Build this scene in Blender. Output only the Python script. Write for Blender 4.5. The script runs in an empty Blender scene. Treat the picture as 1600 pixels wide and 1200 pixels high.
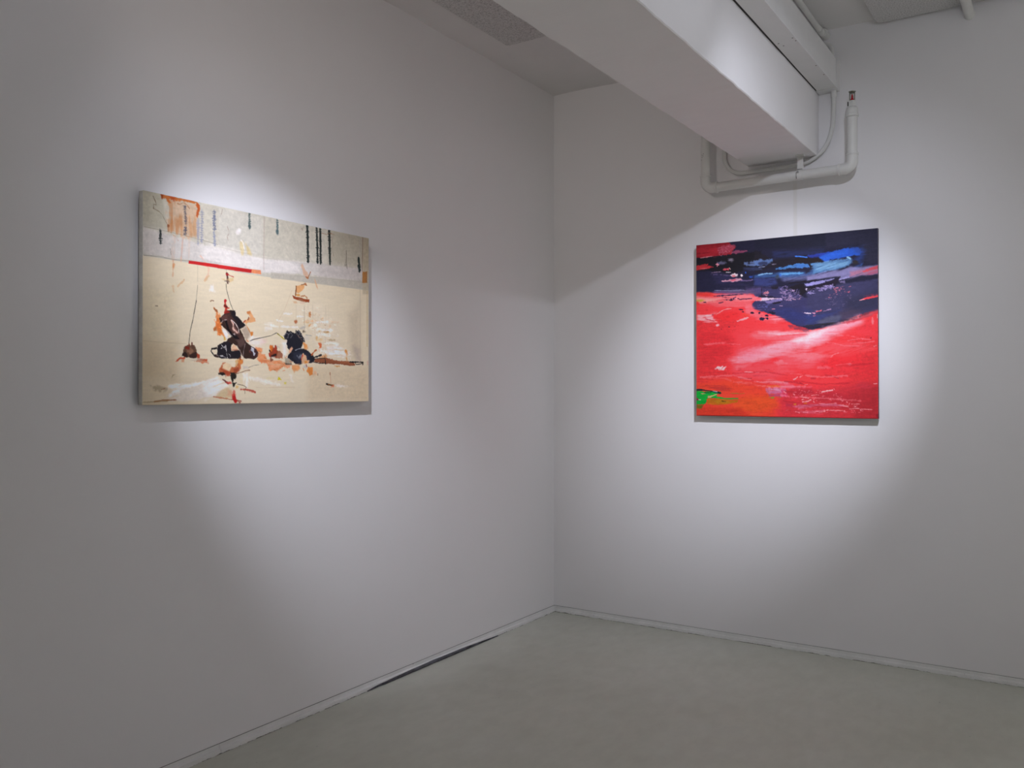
import bpy, bmesh, math, random
import numpy as np
from mathutils import Vector, Matrix, noise as mnoise

# ---------------------------------------------------------------- camera, light, exposure
sc = bpy.context.scene
COL = sc.collection
sc.view_settings.view_transform = 'Standard'
sc.view_settings.look = 'None'
sc.view_settings.gamma = 1.0
sc.view_settings.use_curve_mapping = False
sc.view_settings.exposure = 0.08

cam_data = bpy.data.cameras.new('camera')
cam = bpy.data.objects.new('camera', cam_data)
COL.objects.link(cam)
cam.location = (2.8695, -4.9059, 1.45)
cam.rotation_euler = (math.pi / 2 + 0.0062, 0.0, 0.5778)
cam_data.sensor_width = 36.0
cam_data.lens = 36.0 * 1352.93 / 1600.0
cam_data.clip_start = 0.05
sc.camera = cam

world = bpy.data.worlds.new('world')
sc.world = world
world.use_nodes = True
world.node_tree.nodes['Background'].inputs[0].default_value = (1, 1, 1, 1)
world.node_tree.nodes['Background'].inputs[1].default_value = 0.0

# two painting spots, then added unseen fill lamps: aperture position, aim point, watts, cone in degrees, blend, colour
COOL = (0.815, 0.85, 1.0)
WARM = (0.925, 0.935, 1.0)
AMB = 150  # base watts of the added ambient lamps
SPOTS = [
    dict(p=(1.16, -3.58, 3.04), aim=(0.0, -2.23, 1.55), c=COOL, lobes=((198, 39, 1.0), (11, 72, 1.0), (2, 160, .3)), r=.016,
         label='white track spotlight aimed at the pale cream painting'),
    dict(p=(2.51, -2.08, 3.09), aim=(1.40, 0.0, 1.59), c=COOL, lobes=((250, 40, 1.0), (44, 76, 1.0), (6.8, 160, .3)), r=.016,
         label='white track spotlight aimed at the red and blue painting'),
    dict(p=(4.20, -1.70, 3.12), aim=(5.80, -1.50, 1.30), c=WARM, lobes=((AMB*1.5, 100, .9),),  # added for ambient light bounced off the right wall
         label='added fill spotlight aimed at the near part of the unseen right wall'),
    dict(p=(4.20, -4.30, 3.12), aim=(4.75, -2.70, 0.0), c=WARM, lobes=((AMB*2.3, 72, .9),),  # added so floor bounce lifts the beam underside and ceiling
         label='added fill spotlight aimed down at the floor on the unseen right side'),
    dict(p=(1.00, -7.20, 3.06), aim=(0.0, -7.9, 1.40), c=WARM, lobes=((AMB*.25, 95, .9),),  # added ambient lamp, out of view
         label='added fill spotlight aimed at the left wall behind the camera'),
    dict(p=(0.95, -4.55, 3.06), aim=(0.35, 0.0, 2.45), c=(1.0, .90, .86), lobes=((48, 60, 1.0),), r=.10,  # added flood, direct fill for the dim corner
         label='added wide fill flood brightening the corner left of the beam'),
    dict(p=(3.00, -7.40, 3.12), aim=(3.0, -9.2, 1.50), c=WARM, lobes=((AMB*.7, 110, .9),),  # added lamp giving ambient bounce from the rear wall
         label='added fill spotlight aimed at the wall behind the camera'),
]
def lamp(name, s, watts, cone, blend):
    ld = bpy.data.lights.new(name, 'SPOT')
    ld.energy = watts
    ld.color = s['c']
    ld.spot_size = math.radians(cone)
    ld.spot_blend = blend
    ld.shadow_soft_size = s.get('r', .03)
    lo = bpy.data.objects.new(name, ld)
    lo.location = s['p']
    d = Vector(s['aim']) - Vector(s['p'])
    lo.rotation_euler = d.to_track_quat('-Z', 'Y').to_euler()
    s['dir'] = d.normalized()
    COL.objects.link(lo)
for s in SPOTS:                 # each reflector: core beam, softer outer beam, stray light
    for watts, cone, blend in s['lobes']:
        lamp('spotlight_beam', s, watts, cone, blend)

# ---------------------------------------------------------------- helpers
def srgb(h):
    if isinstance(h, str):
        h = [int(h[i:i + 2], 16) / 255 for i in (0, 2, 4)]
    return tuple(c / 12.92 if c <= .04045 else ((c + .055) / 1.055) ** 2.4 for c in h)

class NT:
    """small node-tree writer"""
    def __init__(s, name, rough=.6, spec=.3, metal=0.0):
        s.m = bpy.data.materials.new(name)
        s.m.use_nodes = True
        s.t = s.m.node_tree
        s.b = s.t.nodes['Principled BSDF']
        s.b.inputs['Roughness'].default_value = rough
        s.b.inputs['Specular IOR Level'].default_value = spec
        s.b.inputs['Metallic'].default_value = metal
        s.tc = s.t.nodes.new('ShaderNodeTexCoord')
    def n(s, kind, **kw):
        nd = s.t.nodes.new('ShaderNode' + kind)
        for k, v in kw.items():
            if k in nd.inputs:
                nd.inputs[k].default_value = v
            else:
                setattr(nd, k, v)
        return nd
    def l(s, a, b):
        s.t.links.new(a, b)
    def noise(s, scale, detail=3, rough=.55, stretch=(1, 1, 1)):
        mp = s.n('Mapping')
        mp.inputs['Scale'].default_value = stretch
        s.l(s.tc.outputs['Object'], mp.inputs[0])
        nz = s.n('TexNoise', Scale=scale, Detail=detail, Roughness=rough)
        s.l(mp.outputs[0], nz.inputs['Vector'])
        return nz.outputs['Fac']
    def ramp(s, fac, stops):
        r = s.n('ValToRGB')
        e = r.color_ramp.elements
        while len(e) < len(stops):
            e.new(.5)
        for el, (p, c) in zip(e, stops):
            el.position = p
            el.color = (*c, 1) if len(c) == 3 else c
        s.l(fac, r.inputs[0])
        return r.outputs[0]
    def mix(s, fac, a, b, mode='MIX'):
        m = s.n('Mix', data_type='RGBA', blend_type=mode)
        for v, i in ((fac, 0), (a, 6), (b, 7)):
            if hasattr(v, 'is_linked'):
                s.l(v, m.inputs[i])
            else:
                m.inputs[i].default_value = v if i == 0 else (*v, 1)
        return m.outputs[2]
    def math(s, op, a, b=0.0, c=None):
        m = s.n('Math', operation=op)
        for i, v in enumerate((a, b) if c is None else (a, b, c)):
            if hasattr(v, 'is_linked'):
                s.l(v, m.inputs[i])
            else:
                m.inputs[i].default_value = v
        return m.outputs[0]
    def sep(s):
        x = s.n('SeparateXYZ')
        s.l(s.tc.outputs['Object'], x.inputs[0])
        return x.outputs
    def color(s, c):
        if hasattr(c, 'is_linked'):
            s.l(c, s.b.inputs['Base Color'])
        else:
            s.b.inputs['Base Color'].default_value = (*c, 1)
    def bump(s, h, strength=.2, dist=.002):
        b = s.n('Bump', Strength=strength, Distance=dist)
        s.l(h, b.inputs['Height'])
        s.l(b.outputs[0], s.b.inputs['Normal'])

def paint_mat(name, c, var=.04, rough=.55, bump=.15, nscale=6, bscale=220):
    m = NT(name, rough, .3)
    c2 = tuple(v * (1 - var) for v in c)
    m.color(m.ramp(m.noise(nscale, 4), [(.3, c2), (.7, c)]))
    if bump:
        m.bump(m.noise(bscale, 2), bump, .001)
    return m.m

def band(m, v, a, b, soft):
    """1 inside a..b of socket v"""
    lo = m.n('MapRange', interpolation_type='SMOOTHSTEP')
    lo.inputs[1].default_value = a - soft; lo.inputs[2].default_value = a + soft
    m.l(v, lo.inputs[0])
    hi = m.n('MapRange', interpolation_type='SMOOTHSTEP')
    hi.inputs[1].default_value = b - soft; hi.inputs[2].default_value = b + soft
    hi.inputs[3].default_value = 1; hi.inputs[4].default_value = 0
    m.l(v, hi.inputs[0])
    return m.math('MULTIPLY', lo.outputs[0], hi.outputs[0])

WALL_C = (.872, .855, .848)
def wall_material(name, streak=False):
    m = NT(name, .62, .22)
    c = m.ramp(m.noise(1.6, 4), [(.3, tuple(v * .985 for v in WALL_C)), (.7, WALL_C)])
    # small scuffs
    sc_ = m.ramp(m.noise(9, 6, .7, (1, 1, .35)), [(.70, (0, 0, 0)), (.80, (1, 1, 1))])
    c = m.mix(m.math('MULTIPLY', sc_, .06), c, (.45, .43, .41))
    if streak:      # faint yellowed vertical line left on the paint above the red painting
        x, y, z = m.sep()
        f = m.math('MULTIPLY', band(m, x, 1.547, 1.568, .004), band(m, z, 2.28, 2.60, .05))
        f = m.math('MULTIPLY', f, .22)
        c = m.mix(f, c, (.66, .62, .50))
    m.color(c)
    m.bump(m.noise(140, 3, .6), .12, .0012)
    return m.m

M = {}
M['wall'] = wall_material('wall_paint')
M['wall_back'] = wall_material('back_wall_paint', True)
M['plaster'] = paint_mat('beam_plaster', (.86, .845, .84), .03, .65, .25, 4, 90)
M['slab'] = paint_mat('ceiling_paint', (.82, .80, .785), .05, .7, .25, 3, 60)
M['pipe'] = paint_mat('pipe_paint', (.74, .735, .70), .05, .42, .12, 14, 160)
M['trunk'] = paint_mat('trunking_paint', (.76, .755, .74), .04, .45, .06, 10, 120)
M['white_metal'] = paint_mat('white_powder_coat', (.80, .80, .80), .02, .35, .05)
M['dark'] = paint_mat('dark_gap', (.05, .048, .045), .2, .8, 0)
M['mark'] = paint_mat('grime_mark', (.24, .23, .215), .3, .8, 0)
def metal(name, c, rough):
    m = NT(name, rough, .5, 1.0)
    m.color(m.ramp(m.noise(60, 3), [(.3, tuple(v * .6 for v in c)), (.7, c)]))
    return m.m
M['brass'] = metal('aged_nickel', (.36, .36, .30), .4)
M['steel'] = metal('strap_steel', (.55, .55, .54), .45)
g = NT('bulb_red', .1, .5); g.color((.5, .012, .02)); M['red'] = g.m
g = NT('tag_white', .5, .3); g.color((.8, .76, .72)); M['tag'] = g.m
g = NT('lamp_glass', .3, .3); g.color((.9, .9, .9)); g.b.inputs['Emission Color'].default_value = (1, .98, .95, 1)
g.b.inputs['Emission Strength'].default_value = 1.0; M['lamp'] = g.m

def floor_material():
    m = NT('painted_concrete', .42, .35)
    a = srgb('cdcec0'); b = srgb('d1d2c6'); d = srgb('c7c8ba')
    c = m.ramp(m.noise(1.3, 5, .6), [(.28, d), (.5, a), (.75, b)])
    c2 = m.ramp(m.noise(16, 6, .65, (1, .5, 1)), [(.40, (.90, .90, .90)), (.60, (1, 1, 1))])
    c = m.mix(.5, c, c2, 'MULTIPLY')
    sp = m.ramp(m.noise(38, 2, .5), [(.755, (0, 0, 0)), (.78, (1, 1, 1))])
    c = m.mix(m.math('MULTIPLY', sp, .45), c, (.10, .10, .095))
    st = m.ramp(m.noise(5, 5, .7, (1, .25, 1)), [(.62, (0, 0, 0)), (.74, (1, 1, 1))])
    c = m.mix(m.math('MULTIPLY', st, .10), c, (.2, .2, .19))
    m.color(c)
    m.l(m.ramp(m.noise(7, 4), [(.3, (.34,) * 3), (.7, (.55,) * 3)]), m.b.inputs['Roughness'])
    m.bump(m.noise(45, 4), .12, .002)
    return m.m
M['floor'] = floor_material()

def acoustic_material():
    m = NT('acoustic_board', .9, .1)
    v = m.ramp(m.noise(150, 5, .8, (1, 1, 1)), [(.37, (.27, .26, .255)), (.48, (.66, .645, .63)), (.62, (.76, .745, .73))])
    m.color(v)
    m.bump(m.noise(150, 5, .8), .8, .004)
    return m.m
M['acoustic'] = acoustic_material()

def base_material():
    m = NT('baseboard_paint', .5, .3)
    x, y, z = m.sep()
    nz = m.noise(16, 5, .7, (1, 1, .2))
    lim = m.math('MULTIPLY_ADD', nz, .022, -.0095)
    onf = m.math('LESS_THAN', z, lim)       # floor paint slopped over the lower edge
    c = m.ramp(m.noise(9, 4), [(.3, (.74, .74, .71)), (.7, (.84, .83, .81))])
    ch = m.ramp(m.noise(70, 3, .6, (.4, .4, 1)), [(.70, (0, 0, 0)), (.74, (1, 1, 1))])
    c = m.mix(m.math('MULTIPLY', ch, .5), c, (.20, .19, .18))
    c = m.mix(onf, c, srgb('85847b'))
    m.color(c)
    return m.m
M['base'] = base_material()

def link(name, me, mat=None, parent=None):
    o = bpy.data.objects.new(name, me)
    if mat is not None:
        me.materials.append(mat)
    COL.objects.link(o)
    if parent is not None:
        o.parent = parent
    return o

def from_bm(name, bm, mat, parent=None, smooth=False, origin=None):
    bmesh.ops.recalc_face_normals(bm, faces=bm.faces)
    if smooth:
        for f in bm.faces:
            f.smooth = True
        for e in bm.edges:
            if len(e.link_faces) == 2 and e.calc_face_angle(0) > .7:
                e.smooth = False
    me = bpy.data.meshes.new(name)
    bm.to_mesh(me); bm.free()
    return link(name, me, mat, parent)

def thing(name, label, cat, group=None, loc=(0, 0, 0)):
    o = bpy.data.objects.new(name, None)
    o.empty_display_size = .1
    o.location = loc
    COL.objects.link(o)
    return tag(o, label, cat, group)

def tag(o, label=None, cat=None, group=None, kind=None):
    for k, v in (('label', label), ('category', cat), ('group', group), ('kind', kind)):
        if v:
            o[k] = v
    return o

def keep(o, parent):
    """parent without moving: vertices are in world metres"""
    o.parent = parent
    o.matrix_parent_inverse = Matrix.Translation(parent.location).inverted()
    return o

def bm_box(bm, a, b, bevel=0.0, seg=2):
    r = bmesh.ops.create_cube(bm, size=1)
    for v in r['verts']:
        v.co = Vector([(a[i] + b[i]) / 2 + v.co[i] * (b[i] - a[i]) for i in range(3)])
    if bevel:
        es = list({e for v in r['verts'] for e in v.link_edges})
        bmesh.ops.bevel(bm, geom=es, offset=bevel, segments=seg, affect='EDGES', profile=.5)

def box(name, a, b, mat, parent=None, bevel=0.0, seg=2):
    bm = bmesh.new()
    bm_box(bm, a, b, bevel, seg)
    o = from_bm(name, bm, mat)
    if parent is not None:
        keep(o, parent)
    return o

def tube(name, pts, r, mat, parent=None, n=20, cap=True):
    """tube swept along a polyline; r is a number or one per point"""
    pts = [Vector(p) for p in pts]
    rs = [r] * len(pts) if not hasattr(r, '__len__') else r
    bm = bmesh.new()
    rings = []
    up = None
    for i, p in enumerate(pts):
        t = ((pts[i] - pts[i - 1]).normalized() if i else Vector()) + ((pts[i + 1] - pts[i]).normalized() if i < len(pts) - 1 else Vector())
        if t.length < 1e-6:
            t = pts[i] - pts[i - 1]
        t.normalize()
        if up is None:
            up = t.orthogonal().normalized()
        up = (up - t * up.dot(t)).normalized()
        sd = t.cross(up)
        rings.append([bm.verts.new(p + (up * math.cos(2 * math.pi * k / n) + sd * math.sin(2 * math.pi * k / n)) * rs[i]) for k in range(n)])
    for a, b in zip(rings, rings[1:]):
        for k in range(n):
            bm.faces.new((a[k], a[(k + 1) % n], b[(k + 1) % n], b[k]))
    if cap:
        bm.faces.new(rings[0][::-1]); bm.faces.new(rings[-1])
    o = from_bm(name, bm, mat, smooth=True)
    if parent is not None:
        keep(o, parent)
    return o

def lathe(name, base, axis, prof, mat, parent=None, n=24):
    """profile list of (height, radius) along axis from base"""
    base, axis = Vector(base), Vector(axis).normalized()
    pts, rs = [], []
    return tube_profile(name, base, axis, prof, mat, parent, n)

def tube_profile(name, base, axis, prof, mat, parent, n):
    u = axis.orthogonal().normalized(); w = axis.cross(u)
    bm = bmesh.new(); rings = []
    for h, r in prof:
        rings.append([bm.verts.new(base + axis * h + (u * math.cos(2 * math.pi * k / n) + w * math.sin(2 * math.pi * k / n)) * r) for k in range(n)])
    for a, b in zip(rings, rings[1:]):
        for k in range(n):
            bm.faces.new((a[k], a[(k + 1) % n], b[(k + 1) % n], b[k]))
    bm.faces.new(rings[0][::-1]); bm.faces.new(rings[-1])
    o = from_bm(name, bm, mat, smooth=True)
    if parent is not None:
        keep(o, parent)
    return o

def arc(c, r, a0, a1, plane='xz', n=10):
    out = []
    for i in range(n + 1):
        a = math.radians(a0 + (a1 - a0) * i / n)
        u, v = r * math.cos(a), r * math.sin(a)
        out.append((c[0] + u, c[1], c[2] + v) if plane == 'xz' else (c[0], c[1] + u, c[2] + v))
    return out

# ---------------------------------------------------------------- room shell
RX, RY = 5.8, -9.2            # far right wall and wall behind the camera
ZL, ZR = 3.377, 3.418         # soffit left and right of the beam

def slab(name, a, b, mat, label, cat):
    o = box(name, a, b, mat)
    return tag(o, label, cat, kind='structure')

slab('floor', (-.2, RY - .2, -.15), (RX + .2, .2, 0), M['floor'], 'grey painted concrete floor with faint scuffs', 'floor')
slab('wall_left', (-.2, RY - .2, 0), (0, .2, 3.6), M['wall'], 'plain white painted wall carrying the cream painting', 'wall')
slab('wall_back', (0, 0, 0), (RX, .2, 3.6), M['wall_back'], 'plain white painted wall carrying the red painting', 'wall')
slab('wall_right', (RX, RY - .2, 0), (RX + .2, .2, 3.6), M['wall'], 'white wall closing the room on the right', 'wall')
slab('wall_front', (0, RY - .2, 0), (RX, RY, 3.6), M['wall'], 'white wall behind the camera', 'wall')


def uneven_slab(name, x0, x1, z, seed, label):
    """soffit that is slightly wavy where the plaster meets the walls"""
    xs = [x0 + (x1 - x0) * i / 14 for i in range(15)]
    ys = [RY - .1 + (0.1 - RY + .1) * i / 170 for i in range(171)]
    vs, fs = [], []
    for y in ys:
        for x in xs:
            n = mnoise.noise(Vector((x * 3 + seed, y * 3, 0))) * .006 + mnoise.noise(Vector((x * 11 + seed, y * 11, 3))) * .003
            vs.append((x, y, z + n))
    nx = len(xs)
    for j in range(len(ys) - 1):
        for i in range(nx - 1):
            k = j * nx + i
            fs.append((k, k + nx, k + nx + 1, k + 1))
    k = len(vs)
    vs += [(x0, RY - .1, 3.6), (x1, RY - .1, 3.6), (x1, .1, 3.6), (x0, .1, 3.6)]
    fs.append((k, k + 1, k + 2, k + 3))
    me = bpy.data.meshes.new(name); me.from_pydata(vs, [], fs)
    me.polygons.foreach_set('use_smooth', [True] * len(me.polygons))
    o = link(name, me, M['slab'])
    return tag(o, label, 'ceiling', kind='structure')
uneven_slab('ceiling', -.1, 1.45, ZL, 0, 'white painted concrete ceiling bay left of the beam')
uneven_slab('ceiling', 1.55, RX + .1, ZR, 7, 'white painted concrete ceiling bay right of the beam')

# beam: runs front to back, edges a little ragged and slightly out of square
def beam():
    zb = 2.728
    vs, fs = [], []
    n = 520
    for i in range(n + 1):
        y = .05 + (RY - .05) * i / n
        sk = -.0115 * (-y) if y > -3.2 else -.0368
        def nz(s, f=8, a=.004):
            return mnoise.noise(Vector((s, y * f, 0))) * a + mnoise.noise(Vector((s + 9, y * f * 3.2, 0))) * a * .45
        xl, xr = 1.292 + sk + nz(0), 1.686 + sk * .8 + nz(4, 7, .003)
        zl, zr = zb + nz(12, 6, .004), zb + nz(21, 6, .0035)
        ch = .004
        vs += [(xl - nz(0) * .8, y, 3.6), (xl - nz(0) * .6, y, zl + .05), (xl, y, zl + ch), (xl + ch, y, zl),
               (1.49 + sk, y, zb + nz(30, 1.5, .003)),
               (xr - ch, y, zr), (xr, y, zr + ch), (xr - nz(4, 7, .003) * .7, y, zr + .04), (xr - nz(4, 7, .003) * .8, y, 3.6)]
    m = 9
    for i in range(n):
        for k in range(m - 1):
            a = i * m + k
            fs.append((a, a + 1, a + m + 1, a + m))
    fs.append(tuple(range(m))); fs.append(tuple(n * m + k for k in reversed(range(m))))
    me = bpy.data.meshes.new('beam'); me.from_pydata(vs, [], fs)
    o = link('trim_1', me, M['plaster'])
    bm = bmesh.new(); bm.from_mesh(me); bmesh.ops.recalc_face_normals(bm, faces=bm.faces); bm.to_mesh(me); bm.free()
    tag(o, 'deep white plastered ceiling beam with ragged lower edges', 'beam', kind='structure')
beam()

# baseboards: low two-step moulding in butted lengths
PROF = [(0, .0372), (.003, .0372), (.0035, .030), (.0045, .021), (.0125, .0175), (.0140, .010), (.0140, 0), (0, 0)]
def baseboard(name, along, cuts, label, sgn=1):
    root = tag(bpy.data.objects.new(name, None), label, 'baseboard', kind='structure')
    COL.objects.link(root)
    for i in range(len(cuts) - 1):
        a, b = cuts[i] + (.0008 if i else 0), cuts[i + 1] - .0008
        bm = bmesh.new()
        n = max(2, int(abs(b - a) / .04))
        rings = []
        for j in range(n + 1):
            t = a + (b - a) * j / n
            w = mnoise.noise(Vector((t * 6, 3 if along == 'x' else 8, 0))) * .0012
            ring = []
            for d, z in PROF:
                dd = d + (w if d > 0 else 0)
                ring.append(bm.verts.new((t, -dd, z) if along == 'x' else (dd, -t, z)))
            rings.append(ring)
        m = len(PROF)
        for r0, r1 in zip(rings, rings[1:]):
            for k in range(m - 1):
                bm.faces.new((r0[k], r0[k + 1], r1[k + 1], r1[k]))
        bm.faces.new(rings[0]); bm.faces.new(rings[-1][::-1])
        from_bm('board', bm, M['base'], root)
    # dark open joint between board and wall
    L = cuts[-1]
    if along == 'x':
        o = box('joint', (0.002, -.0026, .0372), (L, -.0002, .0386), M['mark'])
    else:
        o = box('joint', (.0002, -L, .0372), (.0026, -.002, .0386), M['mark'])
    o.parent = root
    return root
bl = baseboard('baseboard_left', 'y', [0, .593, 2.013, 2.645, 4.6, 6.9, 9.2], 'low white painted baseboard under the cream painting, with a black torn strip')
baseboard('baseboard_back', 'x', [0.013, .0255, .928, 2.42, 4.1, 5.8], 'low white painted baseboard along the wall of the red painting')

# torn black strip along the foot of the left baseboard
def torn():
    bm = bmesh.new()
    n = 90
    top, bot, fr = [], [], []
    for i in range(n + 1):
        t = i / n
        y = -1.80 + 1.12 * t
        e = min(1, t / .25, (1 - t) / .35)
        h = .004 + .018 * max(0, e) * (.75 + .5 * mnoise.noise(Vector((y * 5, 1, 0))))
        z0 = .001 + .004 * max(0, mnoise.noise(Vector((y * 9, 5, 2))))
        wv = .0012 * mnoise.noise(Vector((y * 30, 8, 1)))
        top.append(bm.verts.new((.0152, y, z0 + h)))
        fr.append(bm.verts.new((.0165 + wv, y, z0 + h * .45)))
        bot.append(bm.verts.new((.0190 + wv, y, z0)))
    for i in range(n):
        bm.faces.new((top[i], top[i + 1], fr[i + 1], fr[i])); bm.faces.new((fr[i], fr[i + 1], bot[i + 1], bot[i]))
    m = NT('black_tape', .22, .6)
    m.color(m.ramp(m.noise(30, 3, .6, (.5, .5, 1)), [(.35, (.015, .015, .019)), (.7, (.12, .12, .14))]))
    m.bump(m.noise(40, 3), .6, .004)
    o = from_bm('torn_strip', bm, m.m, bl, smooth=True)
    sol = o.modifiers.new('thickness', 'SOLIDIFY'); sol.thickness = .0006
    tag(o, 'glossy black torn tape strip along the foot of the board')
torn()

# ---------------------------------------------------------------- acoustic boards on the ceiling
def rounded_panel(name, x0, x1, y0, y1, z0, z1, r, label):
    bm = bmesh.new()
    pts = []
    for cx, cy, a in ((x1 - r, y1 - r, 0), (x0 + r, y1 - r, 90), (x0 + r, y0 + r, 180), (x1 - r, y0 + r, 270)):
        for k in range(7):
            t = math.radians(a + 15 * k)
            pts.append((cx + r * math.cos(t), cy + r * math.sin(t)))
    lo = [bm.verts.new((x, y, z0)) for x, y in pts]
    hi = [bm.verts.new((x, y, z1)) for x, y in pts]
    f = bm.faces.new(lo); bm.faces.new(hi[::-1])
    for k in range(len(pts)):
        bm.faces.new((lo[k], lo[(k + 1) % len(pts)], hi[(k + 1) % len(pts)], hi[k]))
    bmesh.ops.bevel(bm, geom=list(f.edges), offset=.004, segments=2, affect='EDGES')
    o = from_bm(name, bm, M['acoustic'])
    tag(o, label, 'ceiling panel')
    return o
rounded_panel('acoustic_board', .237, 1.20, -4.6, -.915, 3.350, 3.366, .012, 'speckled sound-absorbing board on the ceiling left of the beam')
rounded_panel('acoustic_board', 1.992, 3.20, -2.45, -.035, 3.380, 3.405, .03, 'speckled sound-absorbing board on the ceiling right of the beam')

# ---------------------------------------------------------------- cable trunking on the beam
tr = thing('cable_trunking', 'white square cable trunking running along the upper side of the beam', 'trunking', loc=(1.74, 0, 3.07))
tx0, tx1, tz0, tz1 = 1.692, 1.795, 3.072, 3.222
box('trunking_body', (tx0, -8.8, tz0), (tx1 - .004, -.001, tz1), M['trunk'], tr, .002)
for a, b in ((-8.8, -6.4), (-6.3995, -4.0), (-3.9995, -1.62), (-1.6195, -.075)):
    box('cover', (tx1 - .004, a, tz0 - .003), (tx1 + .001, b, tz1 + .002), M['trunk'], tr, .0015)
box('end_coupler', (tx0 - .004, -.072, tz0 - .004), (tx1 + .004, -.0005, tz1 + .004), M['trunk'], tr, .002)
box('gap_shade_strip', (1.6835, -8.8, tz0 + .0005), (tx0 + .003, -.073, tz0 + .004), M['dark'], tr)  # shade between beam and trunking, put in as a dark strip
tr.rotation_euler.z = -.0072
rnd = random.Random(4)
for y, x in ((-.83, 1.71), (-.79, 1.722), (-.86, 1.783), (-.82, 1.787), (-1.36, 1.776), (-.30, 1.787), (-.45, 1.785)):
    lathe('screw', (x, y, tz0 + .0005), (0, 0, -1), [(0, .004), (.0012, .004), (.0018, .0025)], M['mark'], tr, 8)

# thin conduit in the corner above the trunking, turning down at the wall
tcn = thing('thin_conduit', 'thin white conduit in the corner of beam and ceiling above the trunking', 'conduit', loc=(1.715, 0, 3.39))
pth = [(1.716, -6, 3.385), (1.716, -.11, 3.385)]
tube('tube', pth, .0145, M['pipe'], tcn, 14)
lathe('coupling', (1.716, -.115, 3.385), (0, 1, 0), [(0, .019), (.05, .019)], M['pipe'], tcn, 16)
lathe('wall_box', (1.726, -.066, 3.385), (0, 1, 0), [(0, .017), (.002, .022), (.066, .022)], M['pipe'], tcn, 16)
tube('bend', [(1.722, -.045, 3.325)] + arc((1.722, -.045, 3.280), .045, 90, 0)[1:] + [(1.767, -.045, 3.2275)], .0125, M['pipe'], tcn, 14)

# conduit dropping from the trunking and passing under the beam
cd = thing('electrical_conduit', 'thin white conduit bending from the trunking end to pass under the beam', 'conduit', loc=(1.77, 0, 3.06))
y = -.026
P = [(1.772, y, 3.066), (1.772, y, 2.96), (1.768, y, 2.89), (1.758, y, 2.845), (1.741, y, 2.795), (1.712, y, 2.752), (1.672, y, 2.722), (1.630, y, 2.704), (1.585, y, 2.697), (1.52, y, 2.694), (1.27, y, 2.691)]
P += arc((1.27, y, 2.801), .110, 270, 180, n=12)[1:] + [(1.160, y, 2.95), (1.160, y, 3.372)]
def smoothpts(p, it=2):
    p = [Vector(q) for q in p]
    for _ in range(it):
        q = [p[0]]
        for a, b in zip(p, p[1:]):
            q += [a * .75 + b * .25, a * .25 + b * .75]
        p = q + [p[-1]]
    return p
tube('tube', smoothpts(P), .0118, M['pipe'], cd, 14)
lathe('socket', (1.772, y, 3.068), (0, 0, -1), [(0, .0155), (.030, .0155), (.034, .0125)], M['pipe'], cd, 16)
box('saddle', (1.425, -.030, 2.688), (1.45, 0, 2.712), M['pipe'], cd, .003)
lathe('saddle_ring', (1.427, y, 2.6925), (1, 0, 0), [(0, .0150), (.020, .0150)], M['pipe'], cd, 16)

# ---------------------------------------------------------------- sprinkler pipe
sp = thing('sprinkler_pipe', 'white painted sprinkler pipe looping under the beam with an upright sprinkler head', 'pipe', loc=(1.48, -.1, 2.615))
py, R = -.10, .0262
zL, zR_, xL, xR = 2.612, 2.620, 1.0745, 1.8815
tube('pipe', [(xL, py, 3.40), (xL, py, zL + .066)], R, M['pipe'], sp, 24)
tube('pipe', [(xL + .058, py, zL), (xR - .062, py, zR_)], R, M['pipe'], sp, 24)
tube('pipe', [(xR, py, zR_ + .058), (xR, py, 2.91)], R, M['pipe'], sp, 24)
def elbow(corner, sx):
    x, z = corner
    r = .042
    c = (x + sx * r, py, z + r)
    a = arc(c, r, 180, 270) if sx > 0 else arc(c, r, 360, 270)
    pts = [(x, py, z + .070)] + a + [(x + sx * .066, py, z)]
    rs = [R + .0035] * len(pts)
    e = tube('elbow', pts, rs, M['pipe'], sp, 24)
    for b, ax in (((x, py, z + .066), (0, 0, 1)), ((x + sx * .060, py, z), (sx, 0, 0))):
        lathe('elbow_rim', b, ax, [(0, R + .0035), (.002, R + .006), (.010, R + .006), (.012, R + .002)], M['pipe'], sp, 24)
elbow((xL, zL), 1)
elbow((xR, zR_), -1)
lathe('reducer', (xR, py, 2.888), (0, 0, 1), [(0, R), (.002, R + .0055), (.013, R + .0065), (.016, R + .0035), (.030, R + .0035), (.046, R + .002), (.052, R - .002), (.054, .021)], M['pipe'], sp, 24)
lathe('bushing', (xR, py, 2.940), (0, 0, 1), [(0, .0215), (.020, .0215), (.022, .018), (.034, .018)], M['pipe'], sp, 6)
box('chip', (xR - .021, py - .016, 2.945), (xR - .0155, py - .0135, 2.968), M['dark'], sp, .001)
for zc, xc in ((2.803, -.012), (2.797, -.006), (2.790, -.012), (2.776, -.017), (2.808, -.004)):
    lathe('chip', (xL + xc, py - math.sqrt(R * R - xc * xc) + .0006, zc), (0, -1, 0), [(0, .0028), (.0008, .0022)], M['mark'], sp, 6)
head = tag(keep(link('sprinkler_head', bpy.data.meshes.new('sprinkler_head')), sp), 'aged metal upright sprinkler head with red glass bulb')
hz = 2.972
bm = bmesh.new()
for sx in (-1, 1):
    bm_box(bm, (xR + sx * .0125 - .0022, py - .003, hz + .002), (xR + sx * .0125 + .0022, py + .003, hz + .044), .001)
bm_box(bm, (xR - .0145, py - .0035, hz), (xR + .0145, py + .0035, hz + .006), .001)
bm_box(bm, (xR - .0145, py - .0035, hz + .040), (xR + .0145, py + .0035, hz + .046), .001)
me = head.data; bmesh.ops.recalc_face_normals(bm, faces=bm.faces); bm.to_mesh(me); bm.free(); me.materials.append(M['brass'])
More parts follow.
